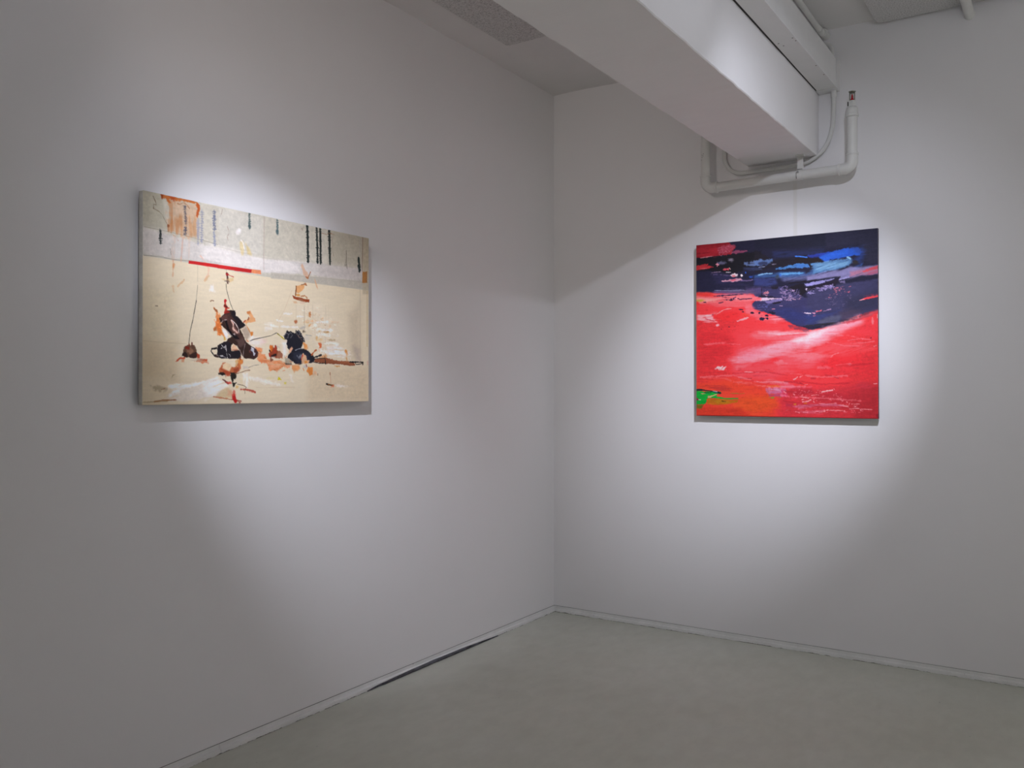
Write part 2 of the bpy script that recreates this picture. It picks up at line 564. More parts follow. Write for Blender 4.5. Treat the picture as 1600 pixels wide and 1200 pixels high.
def sub(o):
    o.parent = head
    o.matrix_parent_inverse = (Matrix.Translation(sp.location) @ head.matrix_parent_inverse).inverted()
    return o
sub(lathe('deflector', (xR, py, hz + .046), (0, 0, 1), [(0, .006), (.002, .0165), (.0045, .0185), (.0055, .0185), (.0065, .006)], M['brass'], None, 18))
sub(lathe('glass_bulb', (xR, py - .001, hz + .008), (0, 0, 1), [(0, .0015), (.003, .0042), (.016, .0048), (.026, .0030), (.030, .0012)], M['red'], None, 12))
sub(lathe('bulb_foot', (xR, py - .001, hz + .006), (0, 0, 1), [(0, .009), (.004, .009), (.010, .004)], M['red'], None, 12))
sub(box('backing_tag', (xR - .0105, py + .002, hz + .005), (xR + .0105, py + .003, hz + .041), M['tag']))

# strap hanger fixed under the beam and holding the pipe
hg = thing('pipe_hanger', 'white steel strap hanger holding the sprinkler pipe below the beam', 'bracket', loc=(1.615, py, 2.73))
hx = 1.612
zp = zL + (zR_ - zL) * (hx - xL) / (xR - xL)
box('strap', (hx - .0165, py - .0015, zp + R + .006), (hx + .0165, py + .0015, 2.724), M['pipe'], hg, .0008)
box('fixing_plate', (hx - .021, py - .016, 2.7225), (hx + .021, py + .016, 2.7275), M['pipe'], hg, .001)
lathe('clamp_ring', (hx - .014, py, zp), (1, 0, .0099), [(0, R + .0008), (.0005, R + .0032), (.0275, R + .0032), (.028, R + .0008)], M['pipe'], hg, 28)
box('clamp_lug', (hx - .013, py - .012, zp + R + .001), (hx + .013, py + .012, zp + R + .007), M['steel'], hg, .001)
lathe('bolt', (hx - .006, py - .034, zp + .012), (0, 1, 0), [(0, .0065), (.006, .0065), (.0061, .004), (.012, .004)], M['steel'], hg, 6)
box('clamp_seam', (hx - .0155, py - R - .0036, zp - .022), (hx - .0140, py - R + .004, zp + .012), M['mark'], hg)

# pipe on the ceiling at the right, running into the wall
cp = thing('ceiling_pipe', 'white pipe below the right ceiling board running into the wall', 'pipe', loc=(2.424, 0, 3.33))
tube('pipe', [(2.424, -8.9, 3.338), (2.424, .01, 3.338)], .0235, M['pipe'], cp, 24)
lathe('wall_collar', (2.424, -.004, 3.338), (0, 1, 0), [(0, .0240), (.003, .0265), (.004, .0265)], M['pipe'], cp, 24)

# ---------------------------------------------------------------- lighting tracks and spot fixtures, added fill lamps included (above the frame)
for i, (x, ya, yb, z, lab) in enumerate(((1.16, -4.2, -3.25, 3.354, 'short white lighting track on the ceiling left of the beam near the cream painting'),
                                         (0.95, -5.1, -4.3, 3.354, 'short white lighting track for the added fill flood left of the beam'),
                                         (2.51, -2.8, -1.9, 3.378, 'short white lighting track on the ceiling right of the beam near the red painting'),
                                         (4.20, -4.9, -1.2, ZR, 'long white lighting track for the added fill lamps on the unseen right side'),
                                         (1.00, -7.7, -6.7, ZL, 'short white lighting track for the added fill lamp behind the camera at the left'),
                                         (3.00, -8.0, -7.0, ZR, 'short white lighting track for the added fill lamp near the wall behind the camera'))):
    zt = z - .006
    t_ = thing('lighting_track', lab, 'lighting track', 'lighting tracks', loc=(x, (ya + yb) / 2, zt))
    box('rail', (x - .017, ya, zt - .034), (x + .017, yb, zt), M['white_metal'], t_, .002)
    box('slot', (x - .006, ya + .01, zt - .0345), (x + .006, yb - .01, zt - .030), M['dark'], t_)
    for e in (ya, yb):
        box('end_cap', (x - .018, e - .006, zt - .035), (x + .018, e + .006, zt + .001), M['white_metal'], t_, .002)
for s in SPOTS:
    p, d = Vector(s['p']), s['dir']
    z = (3.354 if p.x < 1.2 and p.y > -5 else 3.378 if s is SPOTS[1] else ZL if p.x < 1.7 else ZR) - .04
    f = thing('track_spotlight', s['label'], 'spotlight', 'track spotlights', loc=p)
    lathe('housing', p - d * .012, -d, [(0, .040), (.003, .043), (.090, .043), (.120, .036), (.150, .022), (.152, .010)], M['white_metal'], f)
    lathe('lens', p - d * .010, -d, [(0, .036), (.004, .036)], M['lamp'], f)
    piv = p - d * .075
    top = Vector((p.x, piv.y, z))
    tube('yoke', [piv, Vector((piv.x, piv.y, piv.z + .06)), Vector((p.x, piv.y, piv.z + .09)), top], .007, M['white_metal'], f, 10)
    box('track_adaptor', (p.x - .016, piv.y - .05, z - .018), (p.x + .016, piv.y + .05, z + .002), M['white_metal'], f, .003)

# ---------------------------------------------------------------- paintings
# brushwork lists, in millimetres on each canvas from its top-left corner:
# kind red,green,blue alpha (soft|width|count) (roughness|size) (dryness|seed) angle points
PAINT_CREAM = """
P 194,191,180 1 1 1 0 0 -14,-23,1221,-25,1221,250,542,252,194,240,-16,235
P 174,171,155 0.75 6 4 0 0 -6,-6,73,-6,103,128,-7,131
P 170,165,150 0.7 20 6 0 0 935,-8,1208,-8,1208,163,1148,151,930,155
P 201,200,195 0.6 12 6 0 0 330,6,554,4,554,166,329,157
P 201,198,197 0.9 4 3 0 0 0,133,59,141,161,150,269,161,455,177,565,179,769,164,1148,151,1152,209,769,218,542,238,194,228,0,229
P 188,183,180 0.5 30 6 0 0 0,132,103,134,133,226,-1,234
P 229,226,228 0.5 16 8 0 0 279,151,565,174,754,169,754,215,565,227,259,216
P 176,169,168 0.5 30 6 0 0 871,165,1142,150,1148,211,871,222
P 179,175,166 0.9 3 2 0 0 596,231,729,227,1148,211,1208,209,1208,244,729,251,596,255
P 227,224,224 0.35 14 10 0 0 240,149,565,174,565,236,249,221
S 141,136,121 0.7 2.5 1 0.2 0 5,131,103,134,218,141,326,151
S 127,122,114 0.75 2.5 1 0.15 0 4,235,68,232,126,235,196,232
S 168,162,148 0.35 2.5 1 0.3 0 329,159,545,174,730,168
S 154,148,136 0.4 2 1 0.3 0 730,173,1142,148
S 143,137,125 0.4 2 1 0.3 0 729,229,1148,212
S 147,140,130 0.35 2 1 0.2 0 729,252,1197,245
S 168,143,136 0.55 3 0.6 0.25 0 559,2,558,106,557,173,558,224
P 179,168,146 0.6 2 1 0 0 1156,2,1197,1,1197,267,1153,271
S 115,80,74 0.85 3 0.6 0.1 0 1154,2,1152,83,1150,162
S 181,174,192 0.5 2.5 1 0 0 1133,3,1134,100
P 165,113,63 0.95 2 2 0 0 1153,164,1183,161,1183,213,1150,218
S 117,73,42 0.6 3 1 0 0 1183,160,1183,213
P 189,146,112 0.5 7 16 0 0 103,12,138,9,183,13,230,17,233,59,229,109,226,137,183,140,127,134,106,128,99,111,111,85,110,38
P 176,111,64 0.4 9 14 0.3 90 110,20,134,19,127,83,134,136,110,127,103,104
P 201,177,153 0.6 14 12 0 0 138,18,230,17,230,60,197,71,155,66,127,47
P 176,106,53 0.45 12 14 0.35 90 127,71,162,68,169,100,154,135,134,133,120,102
P 183,122,72 0.4 12 12 0.4 90 190,66,226,58,226,134,193,139
P 184,98,44 0.9 3 5 0 0 73,0,103,-1,138,-3,183,-2,230,0,241,12,242,33,233,59,230,54,233,23,226,8,183,7,138,12,110,14,113,24,100,23,90,15,76,18
P 124,53,25 0.8 3 3 0 0 73,0,83,0,81,18,75,17
P 160,58,28 0.55 6 6 0 0 107,0,134,1,131,16,117,16
P 164,64,31 0.5 4 4 0 0 230,3,242,12,241,37,233,58,228,54,232,26
S 138,92,60 0.5 3 3 0 0 145,23,155,24,169,14,183,19,197,32
S 91,74,58 0.6 2.5 2 0 0 41,14,53,36,54,44,43,43,43,58
S 107,90,72 0.5 3 2.5 0.3 0 43,58,66,66,79,76,93,97,103,112,106,134
P 122,69,40 0.8 3 3 0 0 108,112,108,114,106,116,104,118,102,118,100,117,99,116,99,113,99,111,100,109,102,108,105,107,106,108,108,110
S 185,134,99 0.45 4 4 0 0 103,122,109,133,137,150,147,161
S 208,157,132 0.45 7 3 0.3 0 168,146,165,179,161,222,159,237
S 201,143,106 0.5 6 3 0.3 0 126,241,126,265,124,299
P 197,118,63 0.6 4 3 0 0 132,256,131,259,130,263,129,264,127,265,125,263,124,260,124,257,124,253,125,250,127,248,129,248,130,249,132,252
S 214,166,142 0.5 6 3 0.2 0 247,205,265,225,284,250,282,272,269,292
S 200,154,108 0.5 6 4 0 0 147,332,162,318,174,306
S 201,156,112 0.5 7 4 0 0 125,335,128,355
S 201,156,112 0.5 9 4 0 0 268,299,284,280
S 107,91,80 0.5 2.5 3 0 0 113,198,116,207,116,219
S 35,43,44 0.43 9.9 4 0.45 90 72,134,74,184
S 35,43,44 0.89 3.74 1.6 0 0 68,138,71,137,75,136
S 35,43,44 0.76 4.4 1.6 0 0 73,135,73,139
S 35,43,44 0.58 3.74 1.6 0 0 68,144,72,143,75,141
S 35,43,44 0.76 4.4 1.6 0 0 72,141,73,145
S 35,43,44 0.93 3.74 1.6 0 0 68,150,71,147,76,148
S 35,43,44 0.76 4.4 1.6 0 0 75,146,71,151
S 35,43,44 0.73 3.74 1.6 0 0 68,153,72,154,76,153
S 35,43,44 0.76 4.4 1.6 0 0 71,152,71,156
S 35,43,44 0.74 3.74 1.6 0 0 69,159,72,160,76,159
S 35,43,44 0.76 4.4 1.6 0 0 73,157,71,162
S 35,43,44 0.9 3.74 1.6 0 0 66,165,72,166,80,164
S 35,43,44 0.76 4.4 1.6 0 0 75,163,72,167
S 35,43,44 0.82 3.74 1.6 0 0 67,171,73,172,79,171
S 35,43,44 0.76 4.4 1.6 0 0 73,169,74,173
S 35,43,44 0.66 3.74 1.6 0 0 70,177,73,175,76,176
S 35,43,44 0.76 4.4 1.6 0 0 75,174,74,178
S 35,43,44 0.74 3.74 1.6 0 0 69,182,74,182,78,181
S 35,43,44 0.76 4.4 1.6 0 0 73,180,71,184
S 83,82,95 0.36 8.1 4 0.45 90 175,23,181,95
S 83,82,95 0.78 3.06 1.6 0 0 169,27,175,28,182,26
S 83,82,95 0.64 3.6 1.6 0 0 177,25,175,29
S 83,82,95 0.67 3.06 1.6 0 0 171,34,175,33,181,32
S 83,82,95 0.64 3.6 1.6 0 0 177,31,179,35
S 83,82,95 0.65 3.06 1.6 0 0 170,41,176,38,183,37
S 83,82,95 0.64 3.6 1.6 0 0 176,38,176,42
S 83,82,95 0.77 3.06 1.6 0 0 173,47,177,45,181,44
S 83,82,95 0.64 3.6 1.6 0 0 176,45,175,49
S 83,82,95 0.8 3.06 1.6 0 0 173,54,177,54,182,53
S 83,82,95 0.64 3.6 1.6 0 0 179,51,180,55
S 83,82,95 0.73 3.06 1.6 0 0 173,60,179,60,184,57
S 83,82,95 0.64 3.6 1.6 0 0 180,57,179,61
S 83,82,95 0.65 3.06 1.6 0 0 174,66,180,66,183,66
S 83,82,95 0.64 3.6 1.6 0 0 178,64,181,68
S 83,82,95 0.63 3.06 1.6 0 0 173,73,180,73,185,71
S 83,82,95 0.64 3.6 1.6 0 0 178,71,178,75
S 83,82,95 0.53 3.06 1.6 0 0 174,81,179,80,185,77
S 83,82,95 0.64 3.6 1.6 0 0 182,77,181,81
S 83,82,95 0.65 3.06 1.6 0 0 176,86,180,85,185,84
S 83,82,95 0.64 3.6 1.6 0 0 180,84,183,87
S 83,82,95 0.5 3.06 1.6 0 0 176,93,181,93,186,90
S 83,82,95 0.64 3.6 1.6 0 0 182,90,178,95
S 79,79,94 0.34 9.9 4 0.45 90 179,105,177,135
S 79,79,94 0.61 3.74 1.6 0 0 174,108,179,108,184,106
S 79,79,94 0.6 4.4 1.6 0 0 175,106,182,110
S 79,79,94 0.52 3.74 1.6 0 0 173,116,179,115,184,113
S 79,79,94 0.6 4.4 1.6 0 0 180,112,176,117
S 79,79,94 0.71 3.74 1.6 0 0 171,121,179,120,185,117
S 79,79,94 0.6 4.4 1.6 0 0 180,118,179,122
S 79,79,94 0.46 3.74 1.6 0 0 172,128,178,127,183,126
S 79,79,94 0.6 4.4 1.6 0 0 179,124,181,128
S 79,79,94 0.69 3.74 1.6 0 0 172,133,178,133,183,130
S 79,79,94 0.6 4.4 1.6 0 0 175,131,175,135
S 143,147,166 0.29 9.9 4 0.45 90 235,62,235,164
S 143,147,166 0.42 3.74 1.6 0 0 231,66,234,65,239,65
S 143,147,166 0.52 4.4 1.6 0 0 238,64,237,68
S 143,147,166 0.45 3.74 1.6 0 0 229,75,234,73,241,72
S 143,147,166 0.52 4.4 1.6 0 0 233,72,238,76
S 143,147,166 0.6 3.74 1.6 0 0 228,83,234,81,241,81
S 143,147,166 0.52 4.4 1.6 0 0 236,80,237,84
S 143,147,166 0.41 3.74 1.6 0 0 228,91,235,89,242,87
S 143,147,166 0.52 4.4 1.6 0 0 235,88,232,92
S 143,147,166 0.62 3.74 1.6 0 0 228,98,234,99,242,96
S 143,147,166 0.52 4.4 1.6 0 0 237,95,237,99
S 143,147,166 0.5 3.74 1.6 0 0 230,106,235,104,240,104
S 143,147,166 0.52 4.4 1.6 0 0 237,103,232,108
S 143,147,166 0.55 3.74 1.6 0 0 232,113,235,113,238,112
S 143,147,166 0.52 4.4 1.6 0 0 238,111,233,116
S 143,147,166 0.44 3.74 1.6 0 0 230,122,234,120,239,121
S 143,147,166 0.52 4.4 1.6 0 0 234,119,235,123
S 143,147,166 0.42 3.74 1.6 0 0 228,128,234,129,241,128
S 143,147,166 0.52 4.4 1.6 0 0 233,127,234,131
S 143,147,166 0.51 3.74 1.6 0 0 231,136,235,138,238,137
S 143,147,166 0.52 4.4 1.6 0 0 236,134,237,138
S 143,147,166 0.47 3.74 1.6 0 0 231,146,235,144,238,145
S 143,147,166 0.52 4.4 1.6 0 0 235,142,237,146
S 143,147,166 0.44 3.74 1.6 0 0 230,152,234,152,239,153
S 143,147,166 0.52 4.4 1.6 0 0 234,150,232,155
S 143,147,166 0.43 3.74 1.6 0 0 231,161,234,159,238,158
S 143,147,166 0.52 4.4 1.6 0 0 237,158,234,162
S 133,137,160 0.29 9 4 0.45 90 253,31,252,155
S 133,137,160 0.58 3.4 1.6 0 0 247,38,254,36,260,36
S 133,137,160 0.52 4 1.6 0 0 250,35,253,38
S 133,137,160 0.56 3.4 1.6 0 0 245,47,252,45,261,43
S 133,137,160 0.52 4 1.6 0 0 254,43,254,47
S 133,137,160 0.45 3.4 1.6 0 0 250,54,254,54,257,52
S 133,137,160 0.52 4 1.6 0 0 255,51,251,56
S 133,137,160 0.42 3.4 1.6 0 0 247,62,254,61,259,60
S 133,137,160 0.52 4 1.6 0 0 256,60,256,64
S 133,137,160 0.64 3.4 1.6 0 0 248,72,253,70,258,72
S 133,137,160 0.52 4 1.6 0 0 254,69,256,73
S 133,137,160 0.47 3.4 1.6 0 0 245,81,252,79,260,77
S 133,137,160 0.52 4 1.6 0 0 251,78,253,82
S 133,137,160 0.57 3.4 1.6 0 0 249,89,252,90,256,88
S 133,137,160 0.52 4 1.6 0 0 251,87,252,91
S 133,137,160 0.4 3.4 1.6 0 0 246,100,251,99,259,98
S 133,137,160 0.52 4 1.6 0 0 249,96,255,100
S 133,137,160 0.54 3.4 1.6 0 0 247,106,251,106,258,107
S 133,137,160 0.52 4 1.6 0 0 250,105,254,109
S 133,137,160 0.63 3.4 1.6 0 0 244,116,252,116,260,115
S 133,137,160 0.52 4 1.6 0 0 250,114,254,118
S 133,137,160 0.61 3.4 1.6 0 0 245,124,253,123,259,123
S 133,137,160 0.52 4 1.6 0 0 253,122,255,126
S 133,137,160 0.63 3.4 1.6 0 0 247,134,252,133,257,131
S 133,137,160 0.52 4 1.6 0 0 249,132,250,136
S 133,137,160 0.65 3.4 1.6 0 0 245,142,251,144,259,141
S 133,137,160 0.52 4 1.6 0 0 251,140,250,145
S 133,137,160 0.6 3.4 1.6 0 0 245,152,252,149,258,151
S 133,137,160 0.52 4 1.6 0 0 249,149,252,153
S 101,108,134 0.36 9.9 4 0.45 90 309,22,311,97
S 101,108,134 0.74 3.74 1.6 0 0 301,27,309,24,317,25
S 101,108,134 0.64 4.4 1.6 0 0 309,24,311,28
S 101,108,134 0.73 3.74 1.6 0 0 304,33,310,33,315,31
S 101,108,134 0.64 4.4 1.6 0 0 310,30,311,35
S 101,108,134 0.66 3.74 1.6 0 0 305,41,309,40,315,39
S 101,108,134 0.64 4.4 1.6 0 0 312,37,308,42
S 101,108,134 0.74 3.74 1.6 0 0 306,47,310,45,314,44
S 101,108,134 0.64 4.4 1.6 0 0 311,44,308,49
S 101,108,134 0.67 3.74 1.6 0 0 301,53,310,52,319,53
S 101,108,134 0.64 4.4 1.6 0 0 313,50,310,55
S 101,108,134 0.7 3.74 1.6 0 0 303,61,311,58,317,58
S 101,108,134 0.64 4.4 1.6 0 0 311,57,309,62
S 101,108,134 0.51 3.74 1.6 0 0 304,68,311,65,317,66
S 101,108,134 0.64 4.4 1.6 0 0 309,65,308,69
S 101,108,134 0.52 3.74 1.6 0 0 304,73,312,73,317,70
S 101,108,134 0.64 4.4 1.6 0 0 313,71,307,76
S 101,108,134 0.77 3.74 1.6 0 0 305,81,311,79,317,79
S 101,108,134 0.64 4.4 1.6 0 0 308,78,315,82
S 101,108,134 0.62 3.74 1.6 0 0 307,88,311,88,315,85
S 101,108,134 0.64 4.4 1.6 0 0 315,84,314,89
S 101,108,134 0.76 3.74 1.6 0 0 304,94,312,94,319,92
S 101,108,134 0.64 4.4 1.6 0 0 311,92,313,96
S 128,136,164 0.32 9 4 0.45 90 309,103,313,159
S 128,136,164 0.46 3.4 1.6 0 0 304,108,308,107,314,106
S 128,136,164 0.56 4 1.6 0 0 306,106,309,109
S 128,136,164 0.54 3.4 1.6 0 0 306,113,309,114,314,114
S 128,136,164 0.56 4 1.6 0 0 307,112,308,117
S 128,136,164 0.69 3.4 1.6 0 0 304,122,310,122,317,118
S 128,136,164 0.56 4 1.6 0 0 313,119,309,124
S 128,136,164 0.45 3.4 1.6 0 0 307,128,312,127,315,127
S 128,136,164 0.56 4 1.6 0 0 312,126,310,130
S 128,136,164 0.44 3.4 1.6 0 0 305,135,311,135,318,134
S 128,136,164 0.56 4 1.6 0 0 310,133,312,137
S 128,136,164 0.5 3.4 1.6 0 0 306,143,312,141,318,141
S 128,136,164 0.56 4 1.6 0 0 312,140,315,144
S 128,136,164 0.5 3.4 1.6 0 0 305,151,312,149,320,149
S 128,136,164 0.56 4 1.6 0 0 310,147,313,151
S 128,136,164 0.61 3.4 1.6 0 0 309,157,313,157,317,155
S 128,136,164 0.56 4 1.6 0 0 315,154,314,158
S 59,79,82 0.41 9.9 4 0.45 90 483,3,483,66
S 59,79,82 0.89 3.74 1.6 0 0 479,6,484,5,487,5
S 59,79,82 0.72 4.4 1.6 0 0 486,4,481,9
S 59,79,82 0.71 3.74 1.6 0 0 477,14,483,12,489,13
S 59,79,82 0.72 4.4 1.6 0 0 480,12,481,16
S 59,79,82 0.64 3.74 1.6 0 0 479,21,484,20,486,18
S 59,79,82 0.72 4.4 1.6 0 0 481,19,486,22
S 59,79,82 0.76 3.74 1.6 0 0 479,28,483,27,487,27
S 59,79,82 0.72 4.4 1.6 0 0 483,25,484,30
S 59,79,82 0.75 3.74 1.6 0 0 475,35,482,36,490,33
S 59,79,82 0.72 4.4 1.6 0 0 481,33,486,36
S 59,79,82 0.8 3.74 1.6 0 0 477,43,482,41,489,42
S 59,79,82 0.72 4.4 1.6 0 0 480,40,485,44
S 59,79,82 0.79 3.74 1.6 0 0 479,50,484,49,487,48
S 59,79,82 0.72 4.4 1.6 0 0 481,47,480,51
S 59,79,82 0.72 3.74 1.6 0 0 477,55,484,55,489,55
S 59,79,82 0.72 4.4 1.6 0 0 481,54,481,58
S 59,79,82 0.66 3.74 1.6 0 0 479,62,483,62,486,63
S 59,79,82 0.72 4.4 1.6 0 0 486,60,481,66
P 59,79,85 0.75 3 3 0 0 490,54,489,58,487,62,484,64,481,64,478,63,476,60,475,56,476,51,478,48,481,45,485,45,487,46,490,49
P 64,88,95 0.75 3 3 0 0 637,51,636,56,634,59,631,62,628,62,625,61,624,58,623,53,624,49,626,45,628,43,631,42,634,44,636,47
S 67,91,98 0.38 9 4 0.45 90 630,3,631,67
S 67,91,98 0.64 3.4 1.6 0 0 625,7,631,6,635,7
S 67,91,98 0.68 4 1.6 0 0 632,5,627,11
S 67,91,98 0.72 3.4 1.6 0 0 624,15,629,16,635,14
S 67,91,98 0.68 4 1.6 0 0 631,13,628,18
S 67,91,98 0.55 3.4 1.6 0 0 626,24,631,24,634,24
S 67,91,98 0.68 4 1.6 0 0 629,21,631,26
S 67,91,98 0.61 3.4 1.6 0 0 626,32,631,31,634,29
S 67,91,98 0.68 4 1.6 0 0 629,30,628,34
S 67,91,98 0.79 3.4 1.6 0 0 626,39,631,40,635,37
S 67,91,98 0.68 4 1.6 0 0 629,37,630,42
S 67,91,98 0.65 3.4 1.6 0 0 627,49,629,48,634,46
S 67,91,98 0.68 4 1.6 0 0 631,45,633,50
S 67,91,98 0.51 3.4 1.6 0 0 626,55,631,54,634,53
S 67,91,98 0.68 4 1.6 0 0 630,53,633,58
S 67,91,98 0.65 3.4 1.6 0 0 626,64,630,64,636,61
S 67,91,98 0.68 4 1.6 0 0 631,61,633,66
S 31,42,44 0.45 10.8 4 0.45 90 800,2,806,161
S 31,42,44 0.77 4.08 1.6 0 0 794,7,800,7,807,6
S 31,42,44 0.8 4.8 1.6 0 0 802,4,798,9
S 31,42,44 0.73 4.08 1.6 0 0 794,14,802,16,807,11
S 31,42,44 0.8 4.8 1.6 0 0 804,12,802,17
S 31,42,44 0.71 4.08 1.6 0 0 795,23,801,23,807,22
S 31,42,44 0.8 4.8 1.6 0 0 798,20,803,24
S 31,42,44 0.99 4.08 1.6 0 0 792,32,800,28,810,27
S 31,42,44 0.8 4.8 1.6 0 0 805,27,800,33
S 31,42,44 0.96 4.08 1.6 0 0 796,38,802,38,808,35
S 31,42,44 0.8 4.8 1.6 0 0 802,36,804,40
S 31,42,44 0.69 4.08 1.6 0 0 797,46,801,46,807,46
S 31,42,44 0.8 4.8 1.6 0 0 803,43,802,48
S 31,42,44 0.66 4.08 1.6 0 0 794,55,802,54,811,51
S 31,42,44 0.8 4.8 1.6 0 0 804,51,799,57
S 31,42,44 0.92 4.08 1.6 0 0 798,63,802,61,807,60
S 31,42,44 0.8 4.8 1.6 0 0 801,60,803,64
S 31,42,44 0.65 4.08 1.6 0 0 798,70,802,70,808,70
S 31,42,44 0.8 4.8 1.6 0 0 805,67,803,72
S 31,42,44 0.77 4.08 1.6 0 0 797,77,804,77,809,76
S 31,42,44 0.8 4.8 1.6 0 0 800,76,803,80
S 31,42,44 0.76 4.08 1.6 0 0 796,87,804,84,810,84
S 31,42,44 0.8 4.8 1.6 0 0 807,83,804,88
S 31,42,44 0.63 4.08 1.6 0 0 797,94,804,93,811,92
S 31,42,44 0.8 4.8 1.6 0 0 804,91,804,96
S 31,42,44 0.67 4.08 1.6 0 0 797,102,805,101,811,99
S 31,42,44 0.8 4.8 1.6 0 0 800,100,804,104
S 31,42,44 0.64 4.08 1.6 0 0 800,109,804,111,808,108
S 31,42,44 0.8 4.8 1.6 0 0 804,107,804,112
S 31,42,44 0.78 4.08 1.6 0 0 798,118,806,118,811,116
S 31,42,44 0.8 4.8 1.6 0 0 806,115,808,119
S 31,42,44 0.69 4.08 1.6 0 0 800,126,805,125,810,125
S 31,42,44 0.8 4.8 1.6 0 0 807,122,805,128
S 31,42,44 0.98 4.08 1.6 0 0 797,134,806,133,813,133
S 31,42,44 0.8 4.8 1.6 0 0 802,131,808,135
S 31,42,44 0.98 4.08 1.6 0 0 797,143,805,141,813,139
S 31,42,44 0.8 4.8 1.6 0 0 806,139,809,143
S 31,42,44 0.74 4.08 1.6 0 0 801,148,805,148,811,147
S 31,42,44 0.8 4.8 1.6 0 0 810,146,809,151
S 31,42,44 0.9 4.08 1.6 0 0 800,158,806,156,812,156
S 31,42,44 0.8 4.8 1.6 0 0 806,154,804,160
S 36,44,43 0.45 9 4 0.45 90 857,2,863,155
S 36,44,43 0.82 3.4 1.6 0 0 852,9,857,7,864,6
S 36,44,43 0.8 4 1.6 0 0 855,5,858,9
S 36,44,43 0.92 3.4 1.6 0 0 851,15,857,14,865,15
S 36,44,43 0.8 4 1.6 0 0 859,13,854,18
S 36,44,43 0.99 3.4 1.6 0 0 850,25,859,22,867,20
S 36,44,43 0.8 4 1.6 0 0 858,21,855,27
S 36,44,43 0.7 3.4 1.6 0 0 854,31,858,32,863,32
S 36,44,43 0.8 4 1.6 0 0 859,30,860,35
S 36,44,43 0.86 3.4 1.6 0 0 853,41,858,42,865,41
S 36,44,43 0.8 4 1.6 0 0 861,38,860,43
S 36,44,43 0.69 3.4 1.6 0 0 854,49,858,50,865,48
S 36,44,43 0.8 4 1.6 0 0 862,46,858,52
S 36,44,43 0.94 3.4 1.6 0 0 851,57,859,59,868,56
S 36,44,43 0.8 4 1.6 0 0 863,55,859,60
S 36,44,43 0.85 3.4 1.6 0 0 856,67,859,65,864,65
S 36,44,43 0.8 4 1.6 0 0 863,63,862,69
S 36,44,43 0.7 3.4 1.6 0 0 856,74,859,76,865,73
S 36,44,43 0.8 4 1.6 0 0 861,72,860,77
S 36,44,43 0.89 3.4 1.6 0 0 856,83,861,82,865,82
S 36,44,43 0.8 4 1.6 0 0 858,81,859,86
S 36,44,43 0.92 3.4 1.6 0 0 852,92,862,90,870,90
S 36,44,43 0.8 4 1.6 0 0 864,89,862,94
S 36,44,43 1 3.4 1.6 0 0 857,100,861,101,866,99
S 36,44,43 0.8 4 1.6 0 0 860,98,858,103
S 36,44,43 0.83 3.4 1.6 0 0 857,108,862,108,866,108
S 36,44,43 0.8 4 1.6 0 0 865,106,861,111
S 36,44,43 0.95 3.4 1.6 0 0 855,117,861,119,869,117
S 36,44,43 0.8 4 1.6 0 0 860,115,860,120
S 36,44,43 0.98 3.4 1.6 0 0 855,126,864,127,870,125
S 36,44,43 0.8 4 1.6 0 0 862,124,859,129
S 36,44,43 0.99 3.4 1.6 0 0 859,134,863,133,867,135
S 36,44,43 0.8 4 1.6 0 0 863,132,861,137
S 36,44,43 0.89 3.4 1.6 0 0 858,142,862,143,868,143
S 36,44,43 0.8 4 1.6 0 0 864,140,861,146
S 36,44,43 0.68 3.4 1.6 0 0 855,151,863,151,872,149
S 36,44,43 0.8 4 1.6 0 0 861,149,862,154
S 34,42,41 0.45 9.9 4 0.45 90 878,3,881,159
S 34,42,41 0.86 3.74 1.6 0 0 872,8,877,5,885,6
S 34,42,41 0.8 4.4 1.6 0 0 877,5,881,9
S 34,42,41 0.84 3.74 1.6 0 0 871,17,879,14,886,14
S 34,42,41 0.8 4.4 1.6 0 0 876,14,882,18
S 34,42,41 0.93 3.74 1.6 0 0 875,24,879,24,883,23
S 34,42,41 0.8 4.4 1.6 0 0 881,22,875,28
S 34,42,41 0.97 3.74 1.6 0 0 875,34,878,35,883,34
S 34,42,41 0.8 4.4 1.6 0 0 876,31,878,36
S 34,42,41 0.73 3.74 1.6 0 0 875,43,878,42,884,39
S 34,42,41 0.8 4.4 1.6 0 0 877,40,881,44
S 34,42,41 0.77 3.74 1.6 0 0 873,51,879,50,885,48
S 34,42,41 0.8 4.4 1.6 0 0 881,48,883,53
S 34,42,41 0.87 3.74 1.6 0 0 871,60,879,60,888,58
S 34,42,41 0.8 4.4 1.6 0 0 876,57,877,62
S 34,42,41 0.8 3.74 1.6 0 0 874,69,880,66,885,68
S 34,42,41 0.8 4.4 1.6 0 0 879,65,880,70
S 34,42,41 0.77 3.74 1.6 0 0 875,77,881,75,885,76
S 34,42,41 0.8 4.4 1.6 0 0 877,74,881,79
S 34,42,41 0.71 3.74 1.6 0 0 876,85,880,83,884,84
S 34,42,41 0.8 4.4 1.6 0 0 878,83,878,88
S 34,42,41 0.98 3.74 1.6 0 0 874,94,881,92,886,94
S 34,42,41 0.8 4.4 1.6 0 0 879,92,878,97
S 34,42,41 0.96 3.74 1.6 0 0 873,102,880,103,888,101
S 34,42,41 0.8 4.4 1.6 0 0 878,100,877,106
S 34,42,41 0.85 3.74 1.6 0 0 876,113,882,111,884,109
S 34,42,41 0.8 4.4 1.6 0 0 879,109,883,113
S 34,42,41 0.86 3.74 1.6 0 0 873,120,881,119,889,119
S 34,42,41 0.8 4.4 1.6 0 0 879,118,884,122
S 34,42,41 0.66 3.74 1.6 0 0 872,129,882,127,889,129
S 34,42,41 0.8 4.4 1.6 0 0 881,126,882,131
S 34,42,41 0.69 3.74 1.6 0 0 874,137,880,138,888,137
